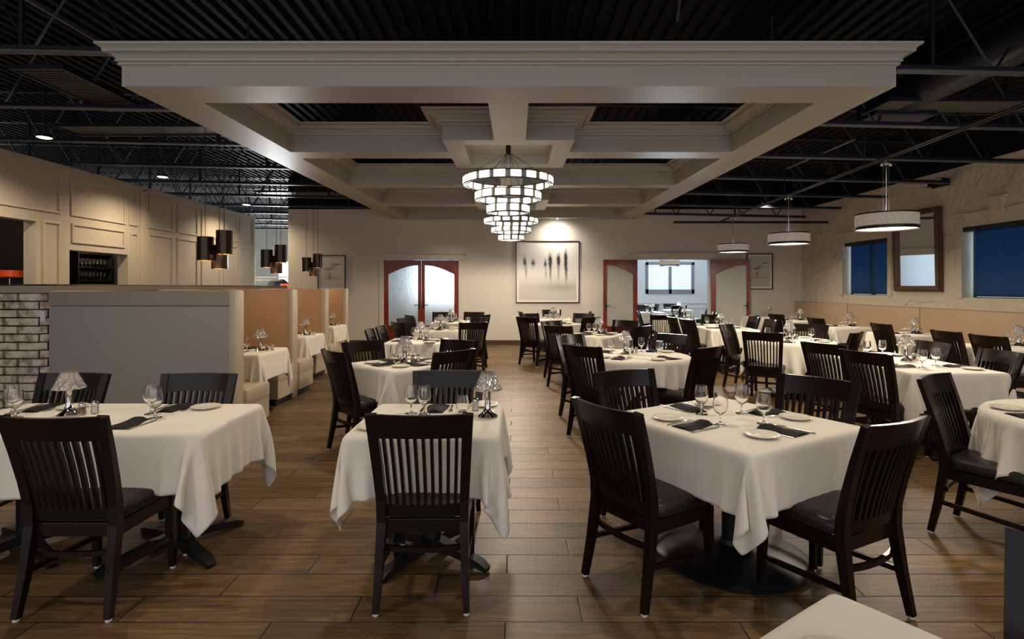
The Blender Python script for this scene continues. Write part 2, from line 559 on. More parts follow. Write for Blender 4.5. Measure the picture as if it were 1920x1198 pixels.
# windows of the right wall
for k, (a0, a1, z0, z1) in enumerate((W1, W2, W3)):
    root = bpy.data.objects.new('window_%d' % (k + 1), None); COL.objects.link(root)
    root['kind'] = 'structure'; root['label'] = ('small', 'wide', 'nearest')[k] + ' window with navy roller shade in the stucco wall'
    root.location = (WR + .2, (a0 + a1) / 2, z0)
    hw = (a1 - a0) / 2; hh = z1 - z0
    b = new_bm(); box(b, .03, .04, -hw, hw, 0, hh); obj('pane', b, 'daylight', root)
    b = new_bm()
    for y0, y1 in ((-hw, -hw + .05), (-.04, .04), (hw - .014, hw)):
        box(b, -.02, .02, y0, y1, 0, hh)
    box(b, -.02, .02, -hw, hw, 0, .014); box(b, -.02, .02, -hw, hw, hh - .05, hh)
    obj('window_frame', b, 'bronze', root)
    b = new_bm(); box(b, -.050, -.046, -hw + .012, hw - .055, .025, hh - .02)
    obj('roller_shade', b, 'shade', root)
    b = new_bm(); box(b, -.058, -.036, -hw + .012, hw - .055, .018, .045, .004)
    obj('shade_hem_bar', b, 'bronze', root)
    b = new_bm(); box(b, -.20 if k else -.17, -.03, -hw, hw, hh - .075, hh, .006)
    obj('valance', b, 'bronze', root)

# left panelled wall with two bar openings
O1 = (5.6, 8.49, 1.3, 2.50); O2 = (9.12, 10.5, 1.3, 2.10)
wall_with_holes('wall_left', 'x', WL, -.2, -1.5, 15.55, 0, 3.47, [O1, O2], 'panel', 'cream panelled wall of the bar on the left')


def frame_mould(b, a0, a1, z0, z1):
    for (u0, u1, w0, w1) in ((a0, a1, z0, z0 + .035), (a0, a1, z1 - .035, z1), (a0, a0 + .035, z0 + .035, z1 - .035), (a1 - .035, a1, z0 + .035, z1 - .035)):
        box(b, WL, WL + .022, u0, u1, w0, w1, .006)


b = new_bm()
edges_top = [(4.2, 5.55), (5.75, 7.2), (7.35, 8.93), (9.14, 10.42), (10.52, 10.76), (11.08, 11.87), (12.02, 12.78), (12.94, 13.76), (13.92, 14.6), (14.74, 15.4)]
for a0, a1 in edges_top:
    frame_mould(b, a0, a1, 2.67, 3.33)
frame_mould(b, 8.60, 8.93, 1.2, 2.53); frame_mould(b, 9.16, 10.40, 2.22, 2.55); frame_mould(b, 10.56, 10.76, 1.2, 2.53)
for a0, a1 in edges_top[5:]:
    frame_mould(b, a0, a1, 1.2, 2.56)
box(b, WL, WL + .05, 10.84, 11.0, 0, 3.42, .008)
box(b, WL, WL + .05, -1.5, 15.55, 3.38, 3.47, .012)
box(b, WL, WL + .035, 15.45, 15.55, 0, 3.4, .006)
struct('trim_6', b, 'panel', 'raised panel mouldings on the bar wall')

# bar interior behind the openings
b = new_bm()
box(b, -9.6, -9.5, 5, 11.5, 0, 3.4); box(b, -9.5, -7.6, 4.9, 5, 0, 3.4); box(b, -9.5, -7.6, 11.4, 11.5, 0, 3.4)
box(b, -9.5, -7.6, 5, 11.5, 3.3, 3.4); box(b, -9.5, -7.6, 9.2, 9.3, 0, 3.3)
struct('wall_bar', b, 'barblack', 'dark walls of the bar room')
# slanted pale panel seen in the second opening
b = new_bm(); box(b, -7.86, -7.62, 10.95, 10.98, 1.2, 2.4); struct('wall_bar_return', b, 'panel', 'pale reveal inside the second bar opening')

# half wall running from the brick corner to the back wall, with its ledge
KA, KB = Vector((-4.55, 5.42)), Vector((-5.86, 14.08))
b = new_bm()
sweep(b, [(-13 + 6.9, 5.30), (-4.62, 5.30)], [(0, 0)] * 1 + [(0, 1.43)]) if False else None
tdir = (KB - KA).normalized(); nn = Vector((-tdir.y, tdir.x))


def slab(b, off0, off1, z0, z1, A=KA, B=KB):
    vs = []
    for z in (z0, z1):
        for P, o in ((A, off0), (B, off0), (B, off1), (A, off1)):
            q = P + nn * o; vs.append(b.verts.new((q.x, q.y, z)))
    for f in ((0, 1, 2, 3), (7, 6, 5, 4), (0, 4, 5, 1), (1, 5, 6, 2), (2, 6, 7, 3), (3, 7, 4, 0)):
        b.faces.new([vs[i] for i in f])


slab(b, 0, .14, 0, 1.44); struct('wall_booth', b, 'cap', 'low half wall behind the booths')
b = new_bm(); slab(b, -.03, .17, 1.44, 1.495); box(b, -9, -4.52, 5.32, 5.56, 1.425, 1.495, .008)
struct('trim_7', b, 'cap', 'painted cap of the low half wall')
b = new_bm(); slab(b, -.02, .30, 1.495, 1.512); box(b, -9, -4.55, 5.38, 5.66, 1.495, 1.512, .004)
struct('trim_8', b, 'ledge', 'dark ledge on top of the half wall')
b = new_bm(); box(b, -9.0, -4.72, 5.44, 5.56, 0, 1.425); struct('wall_corner', b, 'brick_dark', 'mortar of the curved brick half wall')
# bricks
b = new_bm()
rng = random.Random(4)
cr_, cxx, cyy = .20, -4.72, 5.52       # corner radius and its centre
z = .0; rowi = 0
while z < 1.40:
    h = min(.066, 1.424 - z)
    s = -9.0 + (0.0 if rowi % 2 else .13)
    while s < cxx:
        e = min(s + .25, cxx)
        j = rng.uniform(-.003, .003)
        if e - s > .03: box(b, s, e - (.016 if e < cxx else .0), cyy - cr_ + j, cyy - cr_ + .09, z, z + h, .005)
        s += .262
    # curved bricks round the corner
    a = -PI / 2
    first = True
    while a < .35:
        ln = (.10 if (rowi % 2) ^ first else .17) / cr_; first = False
        a2 = min(a + ln, .4)
        n = 4
        ring = []
        for i in range(n + 1):
            t = a + (a2 - .07 - a) * i / n
            for rr in (cr_, cr_ - .07):
                for zz in (z, z + h):
                    ring.append(b.verts.new((cxx + rr * math.cos(t), cyy + rr * math.sin(t), zz)))
        for i in range(n):
            A = ring[i * 4:i * 4 + 4]; B = ring[i * 4 + 4:i * 4 + 8]
            for q in ((0, 1), (1, 3), (3, 2), (2, 0)):
                b.faces.new((A[q[0]], A[q[1]], B[q[1]], B[q[0]]))
        b.faces.new((ring[0], ring[2], ring[3], ring[1])); E = ring[-4:]; b.faces.new((E[0], E[1], E[3], E[2]))
        a = a2
    z += .0795; rowi += 1
struct('wall_front', b, 'brick', 'whitewashed brick half wall with rounded corner')
b = new_bm(); lathe(b, [(cr_ - .02, 0), (cr_ - .02, 1.425), (0, 1.425)], 32, (cxx, cyy, 0)); struct('trim_9', b, 'brick_dark', 'mortar core of the rounded brick corner', smooth=True)
b = new_bm(); box(b, -.02, .02, -.01, .01, -.05, .05, .004)
o = obj('wall_switch_plate', b, 'plasticwhite', loc=(cxx + cr_ * math.cos(-.95) + .002, cyy + cr_ * math.sin(-.95) - .006, 1.20)); o.rotation_euler = (0, 0, R(35))
tag(o, 'small white switch plate on the brick corner', 'switch plate')

# double doors ------------------------------------------------------
b = new_bm()
for (a0, a1) in (DL, DR):
    box(b, a0 - .12, a0, WB - .02, WB, 0, 2.18); box(b, a1, a1 + .12, WB - .02, WB, 0, 2.18)
    box(b, a0 - .16, a1 + .16, WB - .035, WB, 2.18, 2.33, .006); box(b, a0 - .18, a1 + .18, WB - .06, WB, 2.33, 2.355, .005)
struct('trim_10', b, 'wall', 'painted door casings with head cornice')


def door_leaf(name, w, h, glassmat, hinge_left, label):
    """leaf in the xz plane from x=0 (hinge) to x=w, arch rising towards the meeting stile"""
    root = bpy.data.objects.new(name, None); COL.objects.link(root); root['kind'] = 'structure'; root['label'] = label
    st = .115
    z_low, z_high = h - .36, h - .13       # arch from hinge side up to meeting stile
    zb = .50
    n = 14
    b = new_bm()
    box(b, 0, st, 0, .045, 0, h, .003); box(b, w - st * .72, w, 0, .045, 0, h, .003); box(b, st, w - st * .72, 0, .045, 0, .12)
    box(b, st, w - st * .72, .01, .035, .12, .40); box(b, st, w - st * .72, 0, .045, .40, zb)
    x1 = w - st * .72
    for i in range(n):          # spandrel over the arch
        xa, xb = st + (x1 - st) * i / n, st + (x1 - st) * (i + 1) / n
        za = z_low + (z_high - z_low) * math.sin(PI / 2 * i / n); zb2 = z_low + (z_high - z_low) * math.sin(PI / 2 * (i + 1) / n)
        vs = [b.verts.new(p) for p in ((xa, 0, za), (xb, 0, zb2), (xb, 0, h), (xa, 0, h), (xa, .045, za), (xb, .045, zb2), (xb, .045, h), (xa, .045, h))]
        for f in ((0, 1, 2, 3), (7, 6, 5, 4), (0, 4, 5, 1), (2, 6, 7, 3)):
            b.faces.new([vs[k] for k in f])
    obj('door_leaf', b, 'cherry', root)
    b = new_bm()
    pts = [(st - .01, zb - .01), (x1 + .01, zb - .01), (x1 + .01, z_high + .005)] + [(st + (x1 - st) * i / n, z_low + .004 + (z_high - z_low) * math.sin(PI / 2 * i / n)) for i in range(n, -1, -1)]
    fa = [b.verts.new((x, .018, z)) for x, z in pts]; fb = [b.verts.new((x, .026, z)) for x, z in pts]
    b.faces.new(fa); b.faces.new(fb[::-1])
    for i in range(len(pts)):
        j = (i + 1) % len(pts); b.faces.new((fa[i], fb[i], fb[j], fa[j]))
    obj('glass_pane', b, glassmat, root)
    b = new_bm()
    for s in (-1, 1):
        y0 = .0225 + s * .0225
        box(b, w - .075, w - .035, min(y0, y0 + s * .006), max(y0, y0 + s * .006), .93, 1.1, .002)
        tube(b, [(w - .055, y0, 1.02), (w - .055, y0 + s * .05, 1.02), (w - .17, y0 + s * .05, 1.02)], .009, 8)
    obj('door_handle', b, 'bronze', root, smooth=True)
    return root


lw = (DL[1] - DL[0]) / 2 - .003
o = door_leaf('door_1', lw, 2.17, 'frost', True, 'left leaf of the closed red double door'); o.location = (DL[0], WB + .01, 0)
o = door_leaf('door_2', lw, 2.17, 'frost', False, 'right leaf of the closed red double door'); o.location = (DL[1], WB + .055, 0); o.rotation_euler = (0, 0, PI)
o = door_leaf('door_3', .925, 2.17, 'frost2', True, 'left leaf of the open red double door'); o.location = (DR[0] - .02, WB - .04, 0); o.rotation_euler = (0, 0, PI + R(14))
o = door_leaf('door_4', .925, 2.17, 'frost2', False, 'right leaf of the open red double door'); o.location = (DR[1] + .02, WB - .09, 0); o.rotation_euler = (0, 0, -R(12))

# rooms beyond -------------------------------------------------------
b = new_bm(); box(b, -6.0, 9.0, 19.4, 19.6, 0, 1.24); box(b, -6.0, 4.62, 19.4, 19.6, 1.24, 2.35); box(b, 6.3, 9.0, 19.4, 19.6, 1.24, 2.35); box(b, -6.0, 9, 19.4, 19.6, 2.35, 3.4)
struct('wall_far', b, 'wall_cool', 'cool white far wall of the room beyond the doors')
b = new_bm(); box(b, 9.0, 9.2, 14.3, 19.6, 0, 3.4); box(b, 1.4, 1.55, 14.26, 19.4, 0, 3.4); box(b, -4.3, -4.15, 14.26, 19.4, 0, 3.4)
struct('wall_side', b, 'wall_cool', 'cool white side walls of the room beyond the doors')
b = new_bm(); box(b, -4.2, 9.1, 14.26, 19.5, 3.2, 3.25); struct('ceiling_far', b, 'wall_cool', 'ceiling of the room beyond the doors')
b = new_bm(); box(b, 1.55, 9.0, 19.37, 19.4, .90, .94, .005); box(b, 1.55, 9, 19.38, 19.4, .74, .76); struct('trim_11', b, 'wall_cool', 'chair rail in the far room')
root = bpy.data.objects.new('window_4', None); COL.objects.link(root); root['kind'] = 'structure'; root['label'] = 'shuttered window in the far room'; root.location = (5.46, 19.4, 1.24)
b = new_bm(); box(b, -.85, .85, .12, .13, 0, 1.11); obj('pane', b, 'daylight', root)
b = new_bm()
for x0 in (-.86, -.04, .76): box(b, x0, x0 + .1, -.03, .06, 0, 1.12, .004)
box(b, -.86, .86, -.03, .06, 0, .16); box(b, -.86, .86, -.03, .06, 1.02, 1.12)
obj('window_frame', b, 'shutter_frame', root)
b = new_bm()
for i in range(13):
    zc = .19 + i * .064
    for x0, x1 in ((-.76, -.04), (.06, .76)):
        box(b, x0, x1, -.028, .028, -.004, .004, mtx=Matrix.Translation((0, .01, zc)) @ Matrix.Rotation(R(28), 4, 'X'))
obj('shutter_slats', b, 'shutter', root)
add_light('window_daylight', 'AREA', (5.4, 19.2, 1.85), 165, (.78, .89, 1.0), 1.7, (-PI / 2, 0, 0), size_y=1.1)
add_light('window_daylight', 'AREA', (-2.3, 19.2, 1.7), 20, (.85, .92, 1.0), 2.6, (-PI / 2, 0, 0), size_y=1.6)
root = bpy.data.objects.new('window_5', None); COL.objects.link(root); root['kind'] = 'structure'; root['label'] = 'window behind the closed rain glass doors'; root.location = (-2.3, 19.36, 1.0)
b = new_bm(); box(b, -1.3, 1.3, 0, .02, .25, 1.5); obj('pane', b, 'daylight', root)
b = new_bm(); box(b, -1.36, 1.36, -.02, .0, .2, .26); box(b, -1.36, 1.36, -.02, 0, 1.5, 1.56); box(b, -1.36, -1.3, -.02, 0, .2, 1.56); box(b, 1.3, 1.36, -.02, 0, .2, 1.56); box(b, -.03, .03, -.02, 0, .26, 1.5)
obj('window_frame', b, 'shutter_frame', root)
# passage at the far left
b = new_bm(); box(b, -13, -5.6, 21.0, 21.2, 0, 4.7); box(b, -13, -12.8, 14, 21, 0, 4.7); box(b, -13, -7.6, 15.6, 15.7, 0, 3.47)
struct('wall_passage', b, 'wall_entry', 'pale walls of the entry passage at far left')
root = bpy.data.objects.new('window_6', None); COL.objects.link(root); root['kind'] = 'structure'; root['label'] = 'bright entry window beyond the half wall'; root.location = (-8.55, 20.97, 1.0)
b = new_bm(); box(b, -.48, .6, 0, .02, 0, 1.45); obj('pane', b, 'daywhite', root)
b = new_bm()
for x0 in (-.52, .60): box(b, x0, x0 + .05, -.03, 0, 0, 1.5)
for z0 in (.1, .75, 1.45): box(b, -.52, .65, -.03, 0, z0, z0 + .03)
obj('window_frame', b, 'wall_cool', root)
add_light('entry_daylight', 'AREA', (-8.6, 20.6, 1.9), 240, (.92, .97, 1.0), 1.6, (-PI / 2, 0, 0), size_y=1.5)

# ------------------------------------------------------------------ black roof structure
def slope_x(bm, k=-.022):
    for v in bm.verts: v.co.z += k * v.co.x


def joist_mesh(spans):
    """bottom chord and webs only over the given spans, top chord all along"""
    bm = new_bm(); zb, zt = 3.30, 3.98
    for s_ in (-1, 1): box(bm, -12.5, 7.3, s_ * .022 - .015, s_ * .022 + .015, zt, zt + .012)
    for x0, x1 in spans:
        for s_ in (-1, 1):
            box(bm, x0, x1, s_ * .022 - .018, s_ * .022 + .018, zb, zb + .012); box(bm, x0, x1, s_ * .022 - .003, s_ * .022 + .003, zb + .012, zb + .055)
        xx = x0; up = True
        while xx < x1 - .3:
            tube(bm, [(xx, 0, zb + .02 if up else zt), (xx + .42, 0, zt if up else zb + .02)], .012, 5); xx += .42; up = not up
        xx = x0 + .3
        while xx < x1: box(bm, xx, xx + .03, -.015, .015, zb, zt); xx += 2.0
    bmesh.ops.recalc_face_normals(bm, faces=bm.faces)
    for f in bm.faces:
        if f.calc_center_median().z < zb + .0125: f.material_index = 1  # undersides get the painted-light flange colour
    slope_x(bm)
    return bm


jf = js = None
for k in range(14):
    yy = 1.60 + 1.53 * k
    if 4.0 < yy < 14.0:
        if js is None: js = struct('ceiling_joist', joist_mesh([(-12.5, -3.32), (3.22, 7.3)]), ['joist', 'chord'], 'black open-web steel roof joist'); j = js
        else: j = js.copy(); COL.objects.link(j)
    else:
        if jf is None: jf = struct('ceiling_joist', joist_mesh([(-12.5, 7.3)]), ['joist', 'chord'], 'black open-web steel roof joist'); j = jf
        else: j = jf.copy(); COL.objects.link(j)
    j.location = (0, yy, .08)
# ducts, grilles, conduits in the black ceiling
def tag_struct(o, label): o['kind'] = 'structure'; o['label'] = label


t = thing('air_duct', 'large round dark air duct under the roof at upper left', 'duct', (-7.2, 4.9, 3.72))
b = new_bm()
lathe(b, [(.31, -4.0), (.31, 1.6)], 32)
for i in range(14): lathe(b, [(.312, -3.9 + i * .4), (.322, -3.89 + i * .4), (.322, -3.87 + i * .4), (.312, -3.86 + i * .4)], 32)
for v in b.verts: v.co = Vector((v.co.z, v.co.y, v.co.x))
obj('duct_body', b, 'duct', t, smooth=True)
b = new_bm(); box(b, 1.55, 1.9, -.42, .42, -.36, .34, .01); obj('duct_collar', b, 'duct', t)
for nm, lab, (gx, gy, gw, gd, gz) in (('return_grille', 'brown perforated return grille between joists at upper left', (-4.52, 5.8, .47, 1.2, 3.55)),
                                      ('ceiling_panel', 'pale acoustic panel strip between joists at left', (-5.05, 7.5, 2.1, .42, 3.62)),
                                      ('ceiling_panel', 'small pale panel strip near the far left pendants', (-4.6, 12.6, 2.4, .5, 3.62)),
                                      ('ceiling_panel', 'grey panel strip between joists right of the canopy', (5.1, 6.0, 2.3, .42, 3.45))):
    b = new_bm(); box(b, -gw / 2, gw / 2, -gd / 2, gd / 2, 0, .02)
    t = thing(nm, lab, 'ceiling panel' if 'panel' in nm else 'grille', (gx, gy, gz))
    obj('panel_face', b, 'grille', t)
    b = new_bm()
    for (a, c, d, e) in ((-gw / 2 - .03, gw / 2 + .03, -gd / 2 - .03, -gd / 2), (-gw / 2 - .03, gw / 2 + .03, gd / 2, gd / 2 + .03), (-gw / 2 - .03, -gw / 2, -gd / 2, gd / 2), (gw / 2, gw / 2 + .03, -gd / 2, gd / 2)):
        box(b, a, c, d, e, -.015, .025)
    if nm == 'return_grille':
        for i in range(20): box(b, -gw / 2, gw / 2, -gd / 2 + i * gd / 20, -gd / 2 + i * gd / 20 + .012, -.006, 0)
    obj('panel_frame', b, 'joist', t)
t = thing('air_duct', 'straight dark duct above the right aisle beside the canopy', 'duct', (4.35, 4.2, 3.62))
b = new_bm()
lathe(b, [(0, -2.4), (.20, -2.4), (.20, 2.2), (0, 2.2)], 24)
for v in b.verts: v.co = Vector((v.co.x, v.co.z, v.co.y))
obj('duct_body', b, 'duct', t, smooth=True)
b = new_bm(); box(b, -.35, .35, 1.9, 2.25, -.22, .15, .01); obj('duct_collar', b, 'duct', t)
for lab, p, q in (('grey conduit running back beside the upper left canopy corner', (-3.43, 2.2, 3.50), (-3.43, 9.0, 3.50)),
                  ('short grey conduit beside the pendant rail', (4.27, 6.9, 3.34), (4.30, 8.7, 3.36)),
                  ('grey conduit above the canopy front, right of centre', (.62, 1.6, 3.62), (1.3, 4.4, 3.62))):
    b = new_bm(); tube(b, [p, q], .012, 8); tag(obj('conduit', b, 'conduit', smooth=True), lab, 'conduit')

# ------------------------------------------------------------------ coffered canopy
CX0, CX1, CY0, CY1, CZ = -3.13, 3.03, 4.37, 14.04, 3.08
bays_y = [(4.785, 6.63), (6.98, 8.94), (9.25, 11.2), (11.58, 13.65)]
bx0, bx1 = CX0 + .42, CX1 - .42
sp0, sp1 = -.235, .115
bxs = (-.805, .655); boxes = [(6.06, 7.56), (10.65, 12.15)]
rec = .22
xs = sorted({CX0, CX1, bx0, bx1, sp0, sp1, bxs[0], bxs[1], bxs[0] + rec, bxs[1] - rec})
ys = sorted({CY0, CY1, *[v for p in bays_y for v in p], *[v for p in boxes for v in p], *[v for p in boxes for v in (p[0] + rec, p[1] - rec)]})
TOPH = .30


def cell(x, y):
    inbox = any(p[0] < y < p[1] for p in boxes) and bxs[0] < x < bxs[1]
    if inbox:
        inn = any(p[0] + rec < y < p[1] - rec for p in boxes) and bxs[0] + rec < x < bxs[1] - rec
        return .14 if inn else 0
    if bx0 < x < bx1 and any(p[0] < y < p[1] for p in bays_y) and not (sp0 < x < sp1):
        return None
    return 0


canopy = thing('coffered_canopy', 'big cream coffered canopy with crown moulding hanging over the middle tables', 'ceiling canopy', (0, 0, 0))
b = new_bm()
H = [[cell((xs[i] + xs[i + 1]) / 2, (ys[j] + ys[j + 1]) / 2) for j in range(len(ys) - 1)] for i in range(len(xs) - 1)]


def quad(b, *p): b.faces.new([b.verts.new(q) for q in p])


for i in range(len(xs) - 1):
    for j in range(len(ys) - 1):
        h = H[i][j]
        if h is None: continue
        xa, xb, ya, yb = xs[i], xs[i + 1], ys[j], ys[j + 1]
        quad(b, (xa, ya, h), (xa, yb, h), (xb, yb, h), (xb, ya, h)); quad(b, (xa, ya, TOPH), (xb, ya, TOPH), (xb, yb, TOPH), (xa, yb, TOPH))
        for (di, dj, p, q) in ((-1, 0, (xa, ya), (xa, yb)), (1, 0, (xb, ya), (xb, yb)), (0, -1, (xa, ya), (xb, ya)), (0, 1, (xa, yb), (xb, yb))):
            ii, jj = i + di, j + dj
            hn = H[ii][jj] if 0 <= ii < len(xs) - 1 and 0 <= jj < len(ys) - 1 else None
            top = TOPH if hn is None else hn
            if top > h + 1e-6: quad(b, (*p, h), (*q, h), (*q, top), (*p, top))


def slope_y(bm):
    for v in bm.verts: v.co.z += CZ + .0139 * (v.co.y - CY0)


bmesh.ops.remove_doubles(b, verts=b.verts, dist=1e-5)
slope_y(b); obj('beam_grid', b, 'canopy', canopy)
PRO = [(0, .165), (.020, .165), (.022, .176), (.012, .178), (.014, .187), (.034, .189), (.036, .200), (.026, .203), (.030, .214), (.050, .236), (.082, .250), (.084, .243), (.092, .243), (.094, .266), (.112, .282), (.126, .288), (.130, .305), (0, .307)]
b = new_bm(); sweep(b, [(CX0, CY1), (CX0, CY0), (CX1, CY0), (CX1, CY1)], PRO, flip=-1); slope_y(b); obj('outer_crown_moulding', b, 'canopy', canopy)
PRI = [(0, .165), (.026, .165), (.030, .178), (.018, .180), (.018, .190), (.044, .192), (.048, .206), (.036, .209), (.040, .222), (.075, .246), (.135, .262), (.138, .252), (.150, .252), (.154, .280), (.142, .283), (.146, .290), (.205, .292), (.208, .307), (0, .309)]
for k, (ya, yb) in enumerate(bays_y):
    bb = boxes[0] if k < 2 else boxes[1]
    far = (k % 2 == 0)     # box cuts the far end of bays 0,2 and the near end of bays 1,3
    for side in (0, 1):
        sx_, ex, bxx = (sp0, bx0, bxs[0]) if side == 0 else (sp1, bx1, bxs[1])
        if far: path = [(sx_, ya), (ex, ya), (ex, yb), (bxx, yb), (bxx, bb[0]), (sx_, bb[0])]
        else: path = [(sx_, bb[1]), (bxx, bb[1]), (bxx, ya), (ex, ya), (ex, yb), (sx_, yb)]
        b = new_bm(); sweep(b, path, PRI, flip=(-1 if side == 0 else 1) * (1 if far else 1)); slope_y(b)
        obj('coffer_crown_moulding', b, 'canopy', canopy)
for k, (hx, hy) in enumerate(((CX0 + .6, 5.2), (CX1 - .6, 5.2), (CX0 + .6, 12.8), (CX1 - .6, 12.8), (CX0 + .2, 9.1), (CX1 - .2, 9.1))):
    b = new_bm(); tube(b, [(hx, hy, 3.35), (hx, hy, 4.05)], .012, 6); obj('hanger_rod', b, 'joist', canopy)

# ------------------------------------------------------------------ chandeliers
def make_chandelier():
    t = thing('chandelier', '', 'chandelier')
    b = new_bm(); lathe(b, [(0, .06), (.012, .06), (.012, .03), (.032, .03), (.032, -.055), (.018, -.06), (.018, -.08), (0, -.085)], 20)
    obj('canopy_cap', b, 'bronze', t, smooth=True)
    for (r, z, n, hgt) in ((.560, -.42, 18, .088), (.412, -.605, 14, .088), (.268, -.765, 10, .088)):
        b = new_bm()
        for rr in (r, r - .045):
            for zz in (-hgt / 2 - .006, hgt / 2):
                lathe(b, [(rr - .004, zz), (rr + .004, zz), (rr + .004, zz + .009), (rr - .004, zz + .009)], 56, (0, 0, z), closed=True)
        ring = obj('ring', b, 'bronze', t)
        b = new_bm()
        lathe(b, [(r - .026, z - hgt / 2), (r - .020, z - hgt / 2), (r - .020, z + hgt / 2), (r - .026, z + hgt / 2)], 56, closed=True)
        obj('smoked_band', b, 'chandband', ring)
        for i in range(n):
            a = 2 * PI * i / n
            b = new_bm(); w = 2 * PI * r / n * .62
            box(b, r - .040, r - .006, -w / 2, w / 2, -hgt / 2 + .010, hgt / 2 - .002, .006, Matrix.Rotation(a, 4, 'Z') @ Matrix.Translation((0, 0, z)))
            obj('glass_shade', b, 'chand', ring)
        b = new_bm()
        for i in range(6):
            a = 2 * PI * (i + .25) / 6
            tube(b, [(.02 * math.cos(a), .02 * math.sin(a), -.06), ((r - .02) * math.cos(a), (r - .02) * math.sin(a), z + hgt / 2)], .0022, 4)
        obj('suspension_wire', b, 'bronze', t)
    return t


for lab, loc in (('near three-tier ring chandelier with glowing glass shades', (-.085, 6.81, 3.205)), ('far three-tier ring chandelier with glowing glass shades', (-.083, 11.4, 3.265))):
    place('chandelier', make_chandelier, loc, 0, lab, 'ring chandeliers under the canopy')

# wall washer over the big picture
t = thing('wall_washer_light', 'small ceiling spot over the large picture', 'spotlight', (1.05, 13.72, 3.205))
b = new_bm(); lathe(b, [(0, 0), (.03, 0), (.03, -.03), (.024, -.03), (.024, -.02), (0, -.02)], 16); obj('lamp_can', b, 'canopy', t, smooth=True)
# downlights over the bar side
dl = [(-6.36, 7.42, 'nearest round warm downlight above the bar wall'), (-6.47, 10.08, 'middle round warm downlight above the bar wall'), (-6.6, 13.48, 'farthest round warm downlight above the bar wall')]


def make_downlight():
    t = thing('downlight', '', 'downlight')
    b = new_bm(); lathe(b, [(.085, 0), (.10, 0), (.10, .035), (0, .035)], 24); obj('can', b, 'bronze', t, smooth=True)
    b = new_bm(); lathe(b, [(0, -.006), (.07, -.004), (.088, .004)], 24); obj('diffuser', b, 'bulb', t)
    b = new_bm(); tube(b, [(0, 0, .03), (0, 0, .75)], .012, 6); obj('stem', b, 'joist', t)
    return t


for x, y, lab in dl:
    place('downlight', make_downlight, (x, y, 3.50), 0, lab, 'warm downlights along the bar wall')
    add_light('downlight_and_fill_beam', 'SPOT', (x, y, 3.48), 120, (1.0, .80, .56), .07, (0, 0, 0), R(150), .8)
# ------------------------------------------------------------------ drum pendants on a rail
for i, p in enumerate(FILL_SPOTS):  # made-up cans that dress the added fill spots
    def mk():
        t = thing('added_fill_spot', '', 'spotlight')
        b = new_bm(); lathe(b, [(.045, 0), (.055, 0), (.055, .14), (0, .14)], 20); obj('can', b, 'bronze', t, smooth=True)
        b = new_bm(); tube(b, [(0, 0, .14), (0, 0, .8)], .01, 6); obj('stem', b, 'joist', t)
        return t
    place('spot', mk, (p[0], p[1], p[2] + .06), 0, 'added black fill spot among the joists over the tables', 'added fill spots over the tables')
rail = thing('lighting_rail', 'long black ceiling rail carrying the drum pendants', 'lighting rail')
b = new_bm()
P0, P1 = Vector((3.86, 3.2, 2.885)), Vector((4.72, 12.75, 2.99))
for off in (-.028, .028): tube(b, [P0 + Vector((off, 0, 0)), P1 + Vector((off, 0, 0))], .012, 8)
obj('rail_bars', b, 'joist', rail, smooth=True)
b = new_bm()
for f in (.1, .35, .6, .85):
    q = P0.lerp(P1, f); tube(b, [(q.x, q.y, q.z), (q.x, q.y, 4.0)], .006, 6)
obj('rail_hanger', b, 'joist', rail)
b = new_bm(); box(b, 3.7, 7.3, 12.80, 12.85, 2.97, 3.02); obj('cross_bar', b, 'joist', rail)


def make_drum():
    t = thing('drum_pendant', '', 'pendant lamp')
    r, h = .30, .17
    b = new_bm(); lathe(b, [(r, 0), (r + .002, 0), (r + .002, h), (r, h)], 48, closed=True); obj('lamp_shade', b, 'linen', t, smooth=True)
    b = new_bm()
    lathe(b, [(r, -.006), (r + .005, -.006), (r + .005, .030), (r, .030)], 48, closed=True)
    lathe(b, [(r, h - .012), (r + .005, h - .012), (r + .005, h + .004), (r, h + .004)], 48, closed=True)
    obj('shade_band', b, 'bronze', t, smooth=True)
    b = new_bm(); lathe(b, [(0, -.004), (.06, -.004), (r - .002, .010), (r - .002, .014), (0, .004)], 48); obj('diffuser', b, 'drumglow', t, smooth=True)
    b = new_bm(); tube(b, [(0, 0, h), (0, 0, .74)], .007, 8)
    for i in range(3):
        a = 2 * PI * i / 3; tube(b, [(r * .98 * math.cos(a), r * .98 * math.sin(a), h), (.0, .0, h + .01)], .003, 4)
        tube(b, [(.03 * math.cos(a), .03 * math.sin(a), h + .01), (.03 * math.cos(a), .03 * math.sin(a), .72)], .0015, 4)
    obj('stem', b, 'chrome', t, smooth=True)
    b = new_bm(); lathe(b, [(0, .77), (.02, .77), (.02, .74), (.055, .735), (.055, .72), (0, .715)], 20)
    for s in (-1, 1): box(b, s * .05 - .012, s * .05 + .012, -.012, .012, .70, .75, .003)
    obj('ceiling_mount', b, 'chrome', t, smooth=True)
    return t


for i, (x, y, z, lab) in enumerate(((4.12, 6.1, 2.125, 'nearest linen drum pendant with bright underside, before the mirror'), (4.32, 8.68, 2.16, 'middle linen drum pendant with bright underside'),
                                 (4.56, 11.5, 2.21, 'farthest linen drum pendant, over the open doors'))):
    o = place('drum', make_drum, (x, y, z), 0, lab, 'drum pendants over the right tables')
    add_light('pendant_light', 'AREA', (x, y, z - .03), 24, (1, .86, .68), .45)
o = dup(_first['drum'], (4.75, 16.9, 2.13), 0, 'drum pendant in the blue room beyond the open doors', 'drum pendants beyond the doors')

